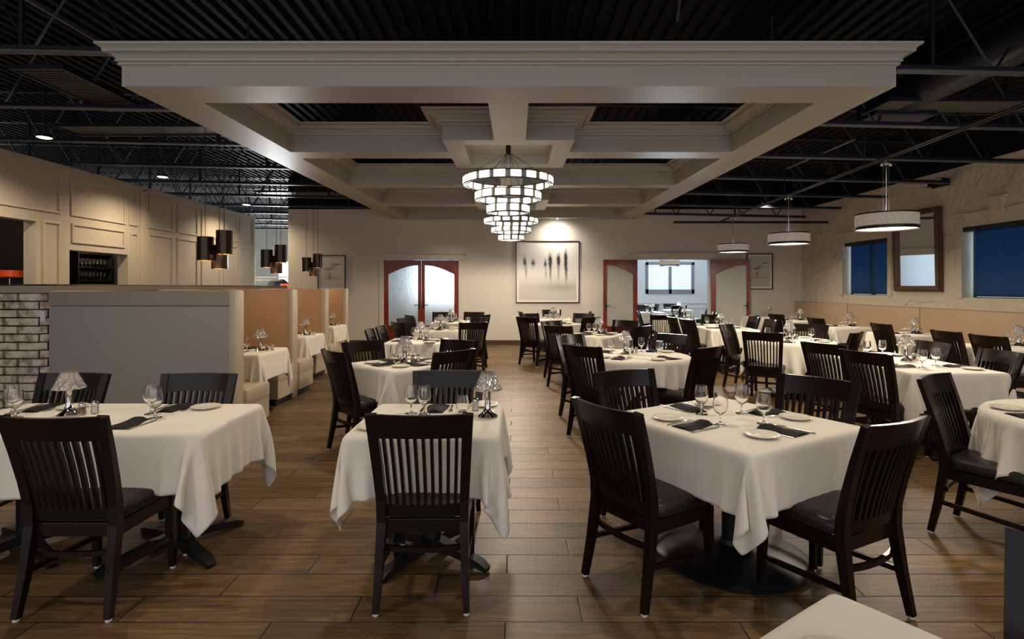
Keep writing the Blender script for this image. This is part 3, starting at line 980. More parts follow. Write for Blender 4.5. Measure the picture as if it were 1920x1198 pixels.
# ------------------------------------------------------------------ cylinder pendants over the booths
def make_cylinder(cord):
    t = thing('cylinder_pendant', '', 'pendant lamp')
    r, h = .088, .278
    b = new_bm(); lathe(b, [(r - .003, 0), (r, 0), (r, h), (.0, h), (0, h - .004), (r - .003, h - .004)], 40); obj('lamp_shade', b, 'cylinder', t, smooth=True)
    b = new_bm(); lathe(b, [(r - .004, .003), (r - .004, h - .01)], 32); obj('shade_lining', b, 'copper_in', t, smooth=True)
    b = new_bm(); lathe(b, [(0, .012), (.05, .02), (.055, .05), (.02, .10), (0, .11)], 20); obj('bulb', b, 'bulb', t, smooth=True)
    b = new_bm(); tube(b, [(0, 0, h), (0, 0, cord)], .0035, 6); obj('cord', b, 'bronze', t)
    return t


for k, (px, py, word) in enumerate(((-3.5, 6.4, 'nearest'), (-3.78, 8.6, 'middle'), (-4.03, 10.9, 'farthest'))):
    for (dx, dy, z, w) in ((-.11, 0, 1.79, 'left'), (.10, .02, 1.865, 'right, highest'), (-.02, .14, 1.70, 'rear, lowest')):
        place(('cylinder', w), lambda: make_cylinder(4.17 - z), (px + dx, py + dy, z), 0, 'dark cylinder pendant, %s of the cluster over the %s booth' % (w, word), 'cylinder pendants over the booths')
    add_light('cylinder_glow', 'POINT', (px, py, 1.66), 2.0, (1, .66, .36), .05)

# ------------------------------------------------------------------ pictures, mirror, emergency light
def picture(name, label, x0, x1, z0, z1, art, matw):
    t = thing(name, label, 'picture', ((x0 + x1) / 2, WB - .001, z0))
    w, h = (x1 - x0) / 2, z1 - z0
    b = new_bm()
    for (a, c, d, e) in ((-w, w, 0, .022), (-w, w, h - .022, h), (-w, -w + .022, .022, h - .022), (w - .022, w, .022, h - .022)): box(b, a, c, -.045, 0, d, e, .003)
    obj('picture_frame', b, 'frame_black', t)
    b = new_bm(); box(b, -w + .02, w - .02, -.018, -.008, .02, h - .02); obj('mat_board', b, 'mat_white', t)
    b = new_bm(); box(b, -w + .02 + matw, w - .02 - matw, -.022, -.018, .02 + matw, h - .02 - matw); obj('print', b, art, t)


picture('framed_picture', 'large black-framed print of blurred figures on the back wall', .014, 1.645, 1.075, 2.665, 'art_big', .06)
picture('framed_picture', 'small black-framed print left of the closed doors', -5.06, -4.35, 1.40, 2.30, 'art_left', .05)
picture('framed_picture', 'small black-framed print behind the open right door', 5.93, 6.60, 1.42, 2.34, 'art_right', .05)

t = thing('wall_mirror', 'tall wood-framed mirror between the right wall windows', 'mirror', (WR - .002, 10.0, 1.42))
w, h = .565, 1.44
b = new_bm()
for (y0, y1, z0, z1) in ((-w, w, 0, .085), (-w, w, h - .085, h), (-w, -w + .085, .085, h - .085), (w - .085, w, .085, h - .085)):
    box(b, -.075, 0, y0, y1, z0, z1, .012)
for (y0, y1, z0, z1) in ((-w - .02, w + .02, -.02, .0), (-w - .02, w + .02, h, h + .02), (-w - .02, -w, 0, h), (w, w + .02, 0, h)): box(b, -.05, 0, y0, y1, z0, z1, .006)
obj('mirror_frame', b, 'goldframe', t)
b = new_bm()
for i in range(24):
    for y0 in (-w + .01, w - .03): box(b, -.085, -.07, y0, y0 + .02, .03 + i * h / 25, .03 + i * h / 25 + .035, .005)
for i in range(18):
    for z0 in (.01, h - .03): box(b, -.085, -.07, -w + .03 + i * .06, -w + .03 + i * .06 + .035, z0, z0 + .02, .005)
obj('beaded_edge', b, 'goldframe', t)
b = new_bm(); box(b, -.03, -.02, -w + .08, w - .08, .08, h - .08); obj('mirror_glass', b, 'mirror', t)
t.rotation_euler = (0, R(-1.2), 0)

t = thing('emergency_light', 'black twin-head emergency light high on the stucco wall', 'emergency light', (WR - .01, 9.45, 3.20))
b = new_bm(); box(b, -.07, .01, -.16, .16, 0, .13, .01); obj('housing', b, 'bronze', t)
for s in (-1, 1):
    b = new_bm(); box(b, -.17, -.08, s * .15 - .055, s * .15 + .055, .02, .13, .015); h_ = obj('lamp_head', b, 'bronze', t)
    b = new_bm(); box(b, -.176, -.170, s * .15 - .045, s * .15 + .045, .03, .12, .004); obj('lens', b, 'plasticwhite', h_)
# ------------------------------------------------------------------ banquette
t = thing('banquette_bench', 'long beige upholstered banquette along the stucco wall', 'bench', (WR, 9.5, 0))
yb = [14.08, 11.84, 9.72, 7.5, 5.3, 3.2]
for i in range(5):
    b = new_bm(); box(b, -.20, -.005, yb[i + 1] - 9.5 + .006, yb[i] - 9.5 - .006, .40, 1.115, .03); obj('back_cushion', b, 'banq', t, smooth=True)
    b = new_bm(); box(b, -.62, -.18, yb[i + 1] - 9.5 + .006, yb[i] - 9.5 - .006, .32, .46, .03); obj('seat_cushion', b, 'banq', t, smooth=True)
b = new_bm(); box(b, -.58, -.01, 3.2 - 9.5, 14.08 - 9.5, .08, .33); obj('bench_base', b, 'cream', t)
b = new_bm(); box(b, -.54, -.01, 3.2 - 9.5, 14.08 - 9.5, 0, .08); obj('toe_kick', b, 'toe', t)

# ------------------------------------------------------------------ booths
booth_d = [5.35, 7.38, 9.42, 11.42]


def bx(d): return -2.68 - .134 * (d - 5.35)


names = ('nearest booth divider with grey front panel, beside the bricks', 'second booth divider, between the nearest and middle booth tables', 'third booth divider, between the middle and far booth tables', 'farthest booth divider, beside the back wall')
for k, d in enumerate(booth_d):
    x1 = bx(d); x0 = x1 - 1.80 - (.0 if k == 0 else 0)
    t = thing('booth_seat', names[k], 'booth', (x1, d, 0), 0, 'upholstered booth dividers')
    W = 1.80
    b = new_bm()
    if k == 0:
        box(b, -W, -.055, -.07, .0, .0, 1.30, .004); obj('front_panel', b, 'greypanel', t)
        b = new_bm(); box(b, -W, -.05, -.085, .0, 1.302, 1.445, .012); obj('top_header', b, 'header', t)
    else:
        box(b, -W, -.05, -.085, .0, .46, 1.445, .02); obj('front_cushion', b, 'tan', t, smooth=True)
    b = new_bm(); box(b, -W, -.05, .0, .085, .46, 1.445, .02); obj('rear_cushion', b, 'tan', t, smooth=True)
    b = new_bm(); box(b, -.065, .0, -.09, .09, .0, 1.455, .022); obj('end_post', b, 'cream', t, smooth=True)
    sides = [(1, .085, .60)] if k == 0 else [(-1, -.60, -.085), (1, .085, .60)]
    if k == 3: sides = [(-1, -.60, -.085)]
    for s, y0, y1 in sides:
        b = new_bm(); box(b, -W, .03, y0, y1, .30, .47, .035); obj('seat_cushion', b, 'cream', t, smooth=True)
        b = new_bm(); box(b, -W, .02, y0 + .01, y1 - .01, .09, .31, .004); obj('seat_box', b, 'cream', t)
        b = new_bm(); box(b, -W, -.02, y0 + .05 * (s < 0), y1 - .05 * (s > 0), 0, .09); obj('toe_kick', b, 'toe', t)


# ------------------------------------------------------------------ chair
def make_chair():
    t = thing('dining_chair', '', 'chair')
    # seat
    b = new_bm()
    n = 10; rings = []
    pts = []
    for i in range(28):
        a = 2 * PI * i / 28
        c, s = math.cos(a), math.sin(a)
        x = .222 * math.copysign(abs(c) ** .32, c); y = .215 * math.copysign(abs(s) ** .32, s)
        x *= 1 - .10 * (.5 - y / .43)
        pts.append((x, y + .02))
    for sc, z in ((.90, .405), (1.0, .415), (1.01, .440), (.985, .462), (.93, .474), (.70, .480), (.35, .482)):
        rings.append([b.verts.new((x * sc, .02 + (y - .02) * sc, z)) for x, y in pts])
    for A, B in zip(rings, rings[1:]):
        for i in range(28): b.faces.new((A[i], A[(i + 1) % 28], B[(i + 1) % 28], B[i]))
    b.faces.new(rings[0][::-1]); b.faces.new(rings[-1])
    obj('seat', b, 'leather', t, smooth=True)
    b = new_bm()
    for y0, y1, hw in ((.185, .208, .20), (-.195, -.172, .19)): box(b, -hw, hw, y0, y1, .345, .408, .003)
    for s in (-1, 1): bar(b, [(s * .188, -.18, .376), (s * .198, .195, .376)], (.011, .031))
    obj('seat_frame', b, 'espresso', t)
    # rear stiles run into the rear legs
    sy = lambda z: -.190 if z < .42 else -.190 - .125 * ((z - .42) / .5) ** 1.35
    for s in (-1, 1):
        b = new_bm()
        P = [(s * .205, -.262, .012), (s * .196, -.226, .20), (s * .190, -.196, .40), (s * .192, sy(.5), .50), (s * .198, sy(.62), .62), (s * .206, sy(.76), .76), (s * .215, sy(.92), .922)]
        bar(b, P, [(.014, .016), (.018, .020), (.021, .024), (.021, .021), (.022, .018), (.023, .015), (.0245, .012)])
        leg = obj('rear_leg', b, 'espresso', t)
        b = new_bm(); lathe(b, [(.012, 0), (.014, .004), (.014, .013), (0, .013)], 12, (s * .205, -.262, 0)); obj('glide', b, 'glide', leg)
        b = new_bm(); bar(b, [(s * .200, .205, .012), (s * .195, .190, .40)], [(.014, .014), (.021, .021)])
        leg = obj('front_leg', b, 'espresso', t)
        b = new_bm(); lathe(b, [(.012, 0), (.014, .004), (.014, .013), (0, .013)], 12, (s * .200, .205, 0)); obj('glide', b, 'glide', leg)

    def curved(x0, x1, zb, zt, depth, th, dy=0, sag=0.0):
        b = new_bm(); n = 12; rr = []
        for i in range(n + 1):
            f = i / n; x = x0 + (x1 - x0) * f; bow = -depth * (1 - (2 * f - 1) ** 2)
            r = []
            for z in (zb, zt):
                zz = z + (sag * (1 - (2 * f - 1) ** 2) if z == zb else 0)
                y = sy(zz) + bow + dy
                r += [b.verts.new((x, y - th, zz)), b.verts.new((x, y + th, zz))]
            rr.append(r)
        for A, B in zip(rr, rr[1:]):
            for q in ((0, 1), (1, 3), (3, 2), (2, 0)): b.faces.new((A[q[0]], A[q[1]], B[q[1]], B[q[0]]))
        b.faces.new((rr[0][0], rr[0][2], rr[0][3], rr[0][1])); b.faces.new((rr[-1][0], rr[-1][1], rr[-1][3], rr[-1][2]))
        return b

    obj('top_rail', curved(-.205, .205, .808, .922, .035, .011, sag=.006), 'espresso', t, smooth=True)
    obj('lower_back_rail', curved(-.178, .178, .430, .485, .024, .011), 'espresso', t, smooth=True)
    b = new_bm()
    ns = 10
    for i in range(ns):
        f = (i + .5) / ns; bow = -(1 - (2 * f - 1) ** 2)
        xb, xt = -.166 + .332 * f, -.182 + .364 * f
        P = []
        for z in (.478, .56, .64, .72, .815):
            g = (z - .478) / .337
            P.append((xb + (xt - xb) * g, sy(z) + bow * (.024 + .011 * g), z))
        bar(b, P, (.0074, .0115))
    obj('back_slats', b, 'espresso', t)
    b = curved(-.19, .19, .265, .290, .03, .009); obj('rear_stretcher', b, 'espresso', t, smooth=True)
    for s in (-1, 1):
        b = new_bm(); bar(b, [(s * .198, -.222, .20), (s * .197, .198, .17)], (.009, .012)); obj('side_stretcher', b, 'espresso', t)
    return t


CH = []


def chair(x, y, rz, label, group='dining chairs at the tables'):
    return place('chair', make_chair, (x, y, 0), R(rz), label, group)


# ------------------------------------------------------------------ table linen: draped over the top by a small cloth solver
def drape(hx, hy, drop, round_r=None, h=.03, steps=230, seed=1, twist=0.0):
    rs = np.random.RandomState(seed)
    ax, ay = (hx + drop, hy + drop)
    def lines(H, A):
        if round_r: return np.linspace(-A, A, int(round(2 * A / h)) + 1)
        inner = np.linspace(0, H - .006, int(round((H - .006) / h)) + 1)
        outer = np.linspace(H + .007, A, int(round((A - H - .007) / h)) + 1)
        p = np.concatenate([inner, outer]); return np.concatenate([-p[:0:-1], p])
    gx, gy = lines(hx, ax), lines(hy, ay)
    nx, ny = len(gx), len(gy)
    P = np.zeros((nx, ny, 3)); P[..., 0] = gx[:, None]; P[..., 1] = gy[None, :]
    if twist:
        c, s = math.cos(twist), math.sin(twist)
        P[..., 0], P[..., 1] = c * P[..., 0] - s * P[..., 1], s * P[..., 0] + c * P[..., 1]
    P[..., 2] = .006 + rs.randn(nx, ny) * .0015
    d1 = np.diff(gx)[:, None, None]; d2 = np.diff(gy)[None, :, None]; hd = np.sqrt(d1 ** 2 + d2 ** 2)
    k1 = np.where((np.abs(np.abs(gx[1:-1]) - hx) < .02) & (not round_r), .0, .14)[:, None, None]; k2 = np.where((np.abs(np.abs(gy[1:-1]) - hy) < .02) & (not round_r), .0, .14)[None, :, None]
    e1 = (gx[2:] - gx[:-2])[:, None, None]; e2 = (gy[2:] - gy[:-2])[None, :, None]
    Q = P.copy(); r = .012 if round_r else .006; th = .004
    if round_r: fixed = np.hypot(P[..., 0], P[..., 1]) < round_r - .06
    else: fixed = (np.abs(P[..., 0]) < hx - .004) & (np.abs(P[..., 1]) < hy - .004)
    P0 = P.copy(); P0[..., 2] = .004

    def con(A, B, L, k):
        d = B - A; l = np.sqrt((d * d).sum(-1, keepdims=True)) + 1e-9
        c = d * (k * .5 * (l - L) / l)
        A += c; B -= c

    for it in range(steps):
        V = (P - Q) * (.97 if it < steps * .7 else .90)
        Q = P.copy(); P = P + V; P[..., 2] -= .0022
        if it < 60:
            P[..., :2] += rs.randn(nx, ny, 2) * .0004
        for k in range(7):
            for o in (0, 1):
                con(P[o:nx - 1:2], P[o + 1:nx:2], d1[o::2], 1.0)
                con(P[:, o:ny - 1:2], P[:, o + 1:ny:2], d2[:, o::2], 1.0)
            for o in (0, 1):
                con(P[o:nx - 1:2, :-1], P[o + 1:nx:2, 1:], hd[o::2], .35); con(P[o:nx - 1:2, 1:], P[o + 1:nx:2, :-1], hd[o::2], .35)
            if k % 2 == 0:
                for o in (0, 1, 2, 3):
                    a = P[o:nx - 2:4]; bb = P[o + 2:nx:4]; m_ = min(a.shape[0], bb.shape[0]); con(a[:m_], bb[:m_], e1[o::4][:m_], k1[o::4][:m_])
                    a = P[:, o:ny - 2:4]; bb = P[:, o + 2:ny:4]; m_ = min(a.shape[1], bb.shape[1]); con(a[:, :m_], bb[:, :m_], e2[:, o::4][:, :m_], k2[:, o::4][:, :m_])
            # keep outside the table top
            if round_r:
                rho = np.hypot(P[..., 0], P[..., 1]) + 1e-9
                q0 = rho - (round_r - r); q2 = P[..., 2] + r
                o0, o2 = np.maximum(q0, 0), np.maximum(q2, 0)
                dist = np.hypot(o0, o2); inside = np.minimum(np.maximum(q0, q2), 0)
                sd = dist + inside - r - th
                hit = sd < 0
                gx_, gz_ = np.where(dist > 1e-9, o0 / (dist + 1e-12), np.where(q0 > q2, 1., 0.)), np.where(dist > 1e-9, o2 / (dist + 1e-12), np.where(q0 > q2, 0., 1.))
                mv = np.where(hit, -sd, 0)
                P[..., 0] += mv * gx_ * P[..., 0] / rho; P[..., 1] += mv * gx_ * P[..., 1] / rho; P[..., 2] += mv * gz_
            else:
                q = np.stack([np.abs(P[..., 0]) - (hx - r), np.abs(P[..., 1]) - (hy - r), P[..., 2] + r], -1)
                op = np.maximum(q, 0); dist = np.sqrt((op * op).sum(-1)); mxq = q.max(-1)
                sd = dist + np.minimum(mxq, 0) - r - th
                hit = sd < 0
                am = q.argmax(-1); oh = np.eye(3)[am]
                g = np.where((dist > 1e-9)[..., None], op / (dist[..., None] + 1e-12), oh)
                sg = np.stack([np.sign(P[..., 0]), np.sign(P[..., 1]), np.ones((nx, ny))], -1)
                P += g * sg * np.where(hit, -sd, 0)[..., None]
            P[fixed] = P0[fixed]
    P[..., :2] = P[..., :2]
    me = bpy.data.meshes.new('tablecloth')
    idx = np.arange(nx * ny).reshape(nx, ny)
    f = np.stack([idx[:-1, :-1], idx[1:, :-1], idx[1:, 1:], idx[:-1, 1:]], -1).reshape(-1, 4)
    me.from_pydata(P.reshape(-1, 3).tolist(), [], f.tolist())
    me.materials.append(M['cloth'])
    for p in me.polygons: p.use_smooth = True
    me.update()
    return me


CLOTH = {
    'sq': drape(.385, .385, .27, seed=1, h=.024),
    'sq_b': drape(.385, .385, .28, seed=7, twist=.06),
    'big': drape(.47, .47, .26, seed=3, h=.025),
    'long': drape(.40, .76, .29, seed=5),
    'long2': drape(.76, .36, .29, seed=9, twist=.02, h=.026),
    'round': drape(.57, .57, .23, round_r=.58, seed=4),
}
TZ = .745        # table top height without linen
LIN = TZ + .009


def make_cross_base(top=None):
    def mk():
        t = thing('pedestal_table', '', 'table')
        b = new_bm()
        if top[0] == 'r': lathe(b, [(0, TZ - .03), (top[1] - .022, TZ - .03), (top[1] - .022, TZ - .014), (top[1] - .03, TZ - .006), (0, TZ - .004)], 40)
        else: box(b, -top[1] + .03, top[1] - .03, -top[2] + .03, top[2] - .03, TZ - .03, TZ - .008, .007)
        obj('tabletop', b, 'espresso', t)
        peds = [(0, 0)] if top[0] != 's2' else ([(0, -top[2] * .55), (0, top[2] * .55)] if top[2] > top[1] else [(-top[1] * .55, 0), (top[1] * .55, 0)])
        for px, py in peds:
            b = new_bm()
            if top[0] == 'r' or top[3]:
                lathe(b, [(0, .02), (.40, .004), (.405, .010), (.36, .030), (.12, .055), (.062, .075), (.055, .10), (0, .10)], 48, (px, py, 0))
            else:
                for i in range(4):
                    a = PI / 4 + i * PI / 2 + .2; u = Vector((math.cos(a), math.sin(a), 0))
                    bar(b, [Vector((px, py, .075)), Vector((px, py, .060)) + u * .15, Vector((px, py, .032)) + u * .34, Vector((px, py, .014)) + u * .385],
                        [(.035, .030), (.030, .024), (.028, .018), (.022, .012)], across=Vector((-u.y, u.x, 0)))
            obj('pedestal_foot', b, 'iron', t, smooth=True, angle=30)
            b = new_bm(); lathe(b, [(0, .05), (.052, .05), (.052, TZ - .09), (.03, TZ - .07), (0, TZ - .07)], 24, (px, py, 0)); obj('column', b, 'iron', t, smooth=True)
            b = new_bm(); box(b, px - .24, px + .24, py - .03, py + .03, TZ - .07, TZ - .029); box(b, px - .03, px + .03, py - .24, py + .24, TZ - .07, TZ - .029); obj('top_plate', b, 'iron', t)
        return t
    return mk


# ------------------------------------------------------------------ table top items
def make_lamp():
    t = thing('table_lamp', '', 'lamp')
    b = new_bm(); lathe(b, [(0, 0), (.056, 0), (.057, .004), (.050, .010), (.034, .022), (.024, .036), (.020, .046), (0, .046)], 32); obj('lamp_base', b, 'chrome', t, smooth=True)
    b = new_bm(); lathe(b, [(.020, .044), (.0165, .050), (.0165, .160), (.020, .165), (.008, .170), (.008, .205), (0, .207)], 24); obj('stem', b, 'chrome', t, smooth=True)
    b = new_bm()
    n = 28

    def rip(i, k): return 1 + (.055 if (i + k) % 2 else -.035)
    outer = [(.078, .150), (.076, .158), (.066, .178), (.056, .200), (.046, .222), (.037, .244), (.034, .252)]
    lathe(b, outer + [(r - .006, z) for r, z in outer[::-1]], n, closed=True, ripple=rip)
    obj('lamp_shade', b, 'crystal', t)
    b = new_bm()
    lathe(b, [(.012, .205), (.036, .2475), (.036, .2500), (.010, .208)], 16, closed=True); obj('shade_holder', b, 'chrome', t)
    return t


def make_goblet():
    t = thing('water_goblet', '', 'glass')
    b = new_bm()
    prof = [(0, .0), (.034, .0), (.034, .003), (.010, .008), (.0048, .020), (.0045, .048), (.012, .056), (.027, .068), (.036, .088), (.0385, .108), (.036, .135), (.031, .166),
            (.0298, .166), (.0345, .135), (.0368, .108), (.0342, .089), (.025, .071), (.010, .061), (0, .059)]
    lathe(b, prof, 28)
    o = obj('water_goblet', b, 'glass', smooth=True, angle=60)
    bpy.data.objects.remove(t)
    return tag(o, '', 'glass')


def make_tumbler():
    b = new_bm(); lathe(b, [(0, 0), (.026, 0), (.030, .004), (.038, .03), (.038, .05), (.030, .098), (.0288, .098), (.0365, .05), (.0362, .032), (.026, .010), (0, .009)], 28)
    return tag(obj('stemless_glass', b, 'glass', smooth=True, angle=60), '', 'glass')


def make_plate():
    b = new_bm(); lathe(b, [(0, .002), (.045, .002), (.050, .0), (.055, .003), (.082, .012), (.083, .015), (.080, .016), (.056, .007), (.050, .006), (0, .006)], 36)
    return tag(obj('bread_plate', b, 'china', smooth=True, angle=60), '', 'plate')


def make_napkin():
    b = new_bm()
    # folded rectangle with one soft puffed end and a rolled edge
    n, mm = 12, 6; top, bot = [], []
    for i in range(n + 1):
        f = i / n; rt, rb = [], []
        for j in range(mm + 1):
            g = j / mm; w = .062 - .010 * f + .006 * math.sin(5 * f)
            x = (g * 2 - 1) * w + .006 * math.sin(3.0 * f + 1); y = -.105 + .21 * f
            z = .006 + .012 * math.exp(-((f - .82) / .2) ** 2) * (1 - (2 * g - 1) ** 2) + (.006 if .3 < g < .8 else 0)
            if j in (0, mm): z = .003
            rt.append(b.verts.new((x, y, z))); rb.append(b.verts.new((x, y, 0)))
        top.append(rt); bot.append(rb)
    for i in range(n):
        for j in range(mm):
            b.faces.new((top[i][j], top[i + 1][j], top[i + 1][j + 1], top[i][j + 1])); b.faces.new((bot[i][j + 1], bot[i + 1][j + 1], bot[i + 1][j], bot[i][j]))
        b.faces.new((top[i][0], bot[i][0], bot[i + 1][0], top[i + 1][0])); b.faces.new((top[i + 1][mm], bot[i + 1][mm], bot[i][mm], top[i][mm]))
    b.faces.new(top[0] + bot[0][::-1]); b.faces.new((top[n] + bot[n][::-1])[::-1])
    return tag(obj('napkin', b, 'napkin', smooth=True), '', 'napkin')


def make_fork():
    b = new_bm()
    bar(b, [(0, -.10, .002), (0, -.03, .003), (0, .035, .005), (0, .045, .004)], [(.0055, .0012), (.004, .0012), (.003, .0012), (.008, .0012)])
    box(b, -.011, .011, .044, .060, .003, .005)
    for i in range(4): box(b, -.0105 + i * .006, -.0075 + i * .006, .059, .098, .0035, .0055)
    return tag(obj('fork', b, 'silver'), '', 'cutlery')


def make_knife():
    b = new_bm()
    bar(b, [(0, -.11, .003), (0, -.10, .003), (0, -.01, .003)], [(.005, .0015), (.006, .0025), (.0045, .002)])
    prism(b, [(-.005, -.012), (.007, -.012), (.009, .06), (.004, .105), (-.004, .115), (-.006, .06)], .002, .0034)
    return tag(obj('table_knife', b, 'silver'), '', 'cutlery')


def shaker_maker(fill):
    def mk():
        t = thing('%s_shaker' % fill, '', 'shaker')
        b = new_bm(); lathe(b, [(0, 0), (.019, 0), (.020, .004), (.018, .055), (.016, .057), (.0145, .053), (.0165, .008), (0, .006)], 10); obj('jar', b, 'glass', t)
        b = new_bm(); lathe(b, [(0, .0065), (.0155, .0085), (.0142, .042), (0, .042)], 10); obj(fill, b, fill, t)
        b = new_bm(); lathe(b, [(.0175, .052), (.0180, .060), (.0165, .066), (.010, .074), (0, .075)], 16); obj('lid', b, 'chrome', t, smooth=True)
        return t
    return mk


def place_word(dx, dy):
    a = math.degrees(math.atan2(dy, dx)) % 360
    return ['right', 'far right', 'far', 'far left', 'left', 'near left', 'near', 'near right'][int(((a + 22.5) % 360) // 45)]


used = {}


def uniq(s):
    used[s] = used.get(s, 0) + 1
    return s


def setting(cx, cy, rot, shape, ang, lat, tname, words=None, items='npfkg', jit=None):
    """one place: ang = direction from table centre to the diner; lat = shift along the edge"""
    u = Vector((math.cos(ang), math.sin(ang), 0)); l = Vector((-u.y, u.x, 0)) * -1    # diner's left when facing -u
    if shape[0] == 'r': e = shape[1]
    else:
        la = ang - rot; e = shape[1] if abs(math.cos(la)) > .707 else shape[2]
    c = Vector((cx, cy, LIN)) + l * lat
    rz = math.atan2(-u.x, u.y) + PI     # item +Y points to the table centre
    rr = random.Random(hash((round(cx, 2), round(cy, 2), round(ang, 2), round(lat, 2))) & 0xffff) if False else random.Random(int(abs(cx * 131 + cy * 17 + ang * 7 + lat * 3) * 100))
    w = words or place_word(*(u.xy - (l.xy * -lat) * 0))
    at = lambda f, s: c + u * (e - f) + l * s
    suf = '%s place of the %s' % (w, tname)
    if 'n' in items: place('napkin', make_napkin, at(.17, 0) , rz + rr.uniform(-.25, .25), 'black folded napkin, ' + suf, 'black napkins at the places')
    if 'p' in items: place('plate', make_plate, at(.16, .175), rz, 'cream bread plate, ' + suf, 'bread plates at the places')
    if 'f' in items: place('fork', make_fork, at(.16, .082), rz + rr.uniform(-.08, .08), 'steel fork, ' + suf, 'forks at the places')
    if 'k' in items: place('knife', make_knife, at(.16, -.088), rz + rr.uniform(-.08, .08), 'steel knife, ' + suf, 'knives at the places')
    if 'g' in items: place('goblet', make_goblet, at(.31, -.055), rr.uniform(0, 3), 'clear stemmed goblet, ' + suf, 'water goblets at the places')
    if 't' in items: place('tumbler', make_tumbler, at(.31, -.10), 0, 'clear stemless glass, ' + suf, 'stemless glasses at the places')


def table(name, cx, cy, rot, shape, cloth, chairs, places, lamp=(0, 0), shakers=True, disk=False, bare=False):
    """shape ('s',hx,hy) or ('r',radius); chairs (x,y,rz,words); places (deg from +x in table frame, lateral, words, items)"""
    rz = R(rot)
    if shape[0] == 'r': key = ('r', shape[1]); top = ('r', shape[1], 0, True)
    else:
        kind = 's2' if max(shape[1:]) > .6 else 's'; key = (kind, *shape[1:], disk); top = (kind, shape[1], shape[2], disk)
    place(('tab', key), make_cross_base(top), (cx, cy, 0), rz, 'black pedestal under the white linen, the ' + name, 'pedestal tables under white linen')
    if cloth:
        o = bpy.data.objects.new('tablecloth', CLOTH[cloth]); COL.objects.link(o); o.location = (cx, cy, TZ + .002); o.rotation_euler = (0, 0, rz)
        md = o.modifiers.new('smooth', 'SUBSURF'); md.levels = 1; md.render_levels = 1
        md = o.modifiers.new('thickness', 'SOLIDIFY'); md.thickness = .0016; md.offset = 1
        tag(o, 'white draped cloth on the ' + name, 'tablecloth', 'white tablecloths')
    for c in chairs:
        chair(c[0], c[1], c[2], 'black slat-back chair, %s of the %s' % (c[3], name))
    for p in places:
        setting(cx, cy, rz, shape, rz + R(p[0]), p[1], name, p[2], p[3] if len(p) > 3 else 'npfkg')
    if lamp is not None:
        q = Matrix.Rotation(rz, 3, 'Z') @ Vector((lamp[0], lamp[1], 0))
        place('lamp', make_lamp, (cx + q.x, cy + q.y, LIN), cx, 'chrome lamp with cut-glass shade on the ' + name, 'cut-glass table lamps')
        if shakers:
            place('pepper', shaker_maker('pepper'), (cx + q.x + .075, cy + q.y + .0, LIN), 0, 'pepper shaker beside the lamp on the ' + name, 'pepper shakers')
            place('salt', shaker_maker('salt'), (cx + q.x + .125, cy + q.y + .03, LIN), 0, 'salt shaker beside the lamp on the ' + name, 'salt shakers')


SQ = ('s', .385, .385)
four = [(0, 0, None), (90, 0, None), (180, 0, None), (270, 0, None)]


def fw(*w): return [(a, 0, x) for a, x in zip((0, 90, 180, 270), w)]


# front row
table('small front centre table', -.465, 3.07, 0, SQ, 'sq', [(-.43, 2.745, 1, 'near side'), (-.445, 3.36, 180, 'far side')],
      [(90, 0, 'far', 'nfkg'), (270, .1, 'near', 'npk')], lamp=(.31, .03), shakers=False)
place('tumbler', make_tumbler, (-.305, 3.20, LIN), 0, 'clear stemless glass left of the lamp on the small front table', 'stemless glasses at the places')
place('plate', make_plate, (-.19, 3.38, LIN), 0, 'cream bread plate behind the lamp on the small front table', 'bread plates at the places')
place('salt', shaker_maker('salt'), (-.235, 3.25, LIN), 0, 'salt shaker between glass and lamp, small front centre table', 'salt shakers')
place('goblet', make_goblet, (-.60, 3.17, LIN), 0, 'clear stemmed goblet at the left of the small front table', 'water goblets at the places')
table('long front left table', -2.34, 3.11, 0, ('s', .76, .36), 'long2', [(-2.01, 2.70, 0, 'near side'), (-2.03, 3.24, 182, 'far right'), (-2.88, 3.26, 177, 'far left'), (-2.95, 2.70, 0, 'near left')],
      [(90, .30, 'far right'), (90, -.50, 'far left'), (270, -.28, 'near right', 'nkg'), (270, .50, 'near left')], lamp=(-.21, .03))
table('second table of the left aisle row', -1.08, 5.30, 45, SQ, 'sq_b', [(-1.37, 5.05, -45, 'near left'), (-.76, 5.07, 47, 'near right'), (-1.36, 5.48, -135, 'far left'), (-.73, 5.52, 152, 'far right')],
      fw('far right', 'far left', 'near left', 'near right'), lamp=(.02, .0))
# the aisle table left of centre, square to the room
table('third table of the left aisle row', -1.34, 7.55, 0, SQ, 'sq', [(-1.62, 7.30, -88, 'near left'), (-1.62, 7.88, -92, 'far left')], [(180, .17, 'far left'), (180, -.17, 'near left', 'npk'), (0, .17, 'near right', 'npk'), (0, -.17, 'far right')], lamp=(.03, .05))
table('fourth table of the left aisle row', -1.30, 9.55, 0, SQ, 'sq_b', [(-1.62, 8.95, -50, 'near left'), (-.78, 9.0, 22, 'near right'), (-1.72, 9.85, -120, 'far left'), (-.85, 9.95, 140, 'far right')], fw('right', 'far', 'left', 'near'))
table('last table of the left aisle row', -1.35, 11.6, 0, SQ, 'sq', [(-1.85, 11.1, -60, 'near left'), (-.90, 11.2, 60, 'near right'), (-1.62, 12.0, 180, 'far left'), (-1.0, 12.0, 165, 'far right')], fw('right', 'far', 'left', 'near'))
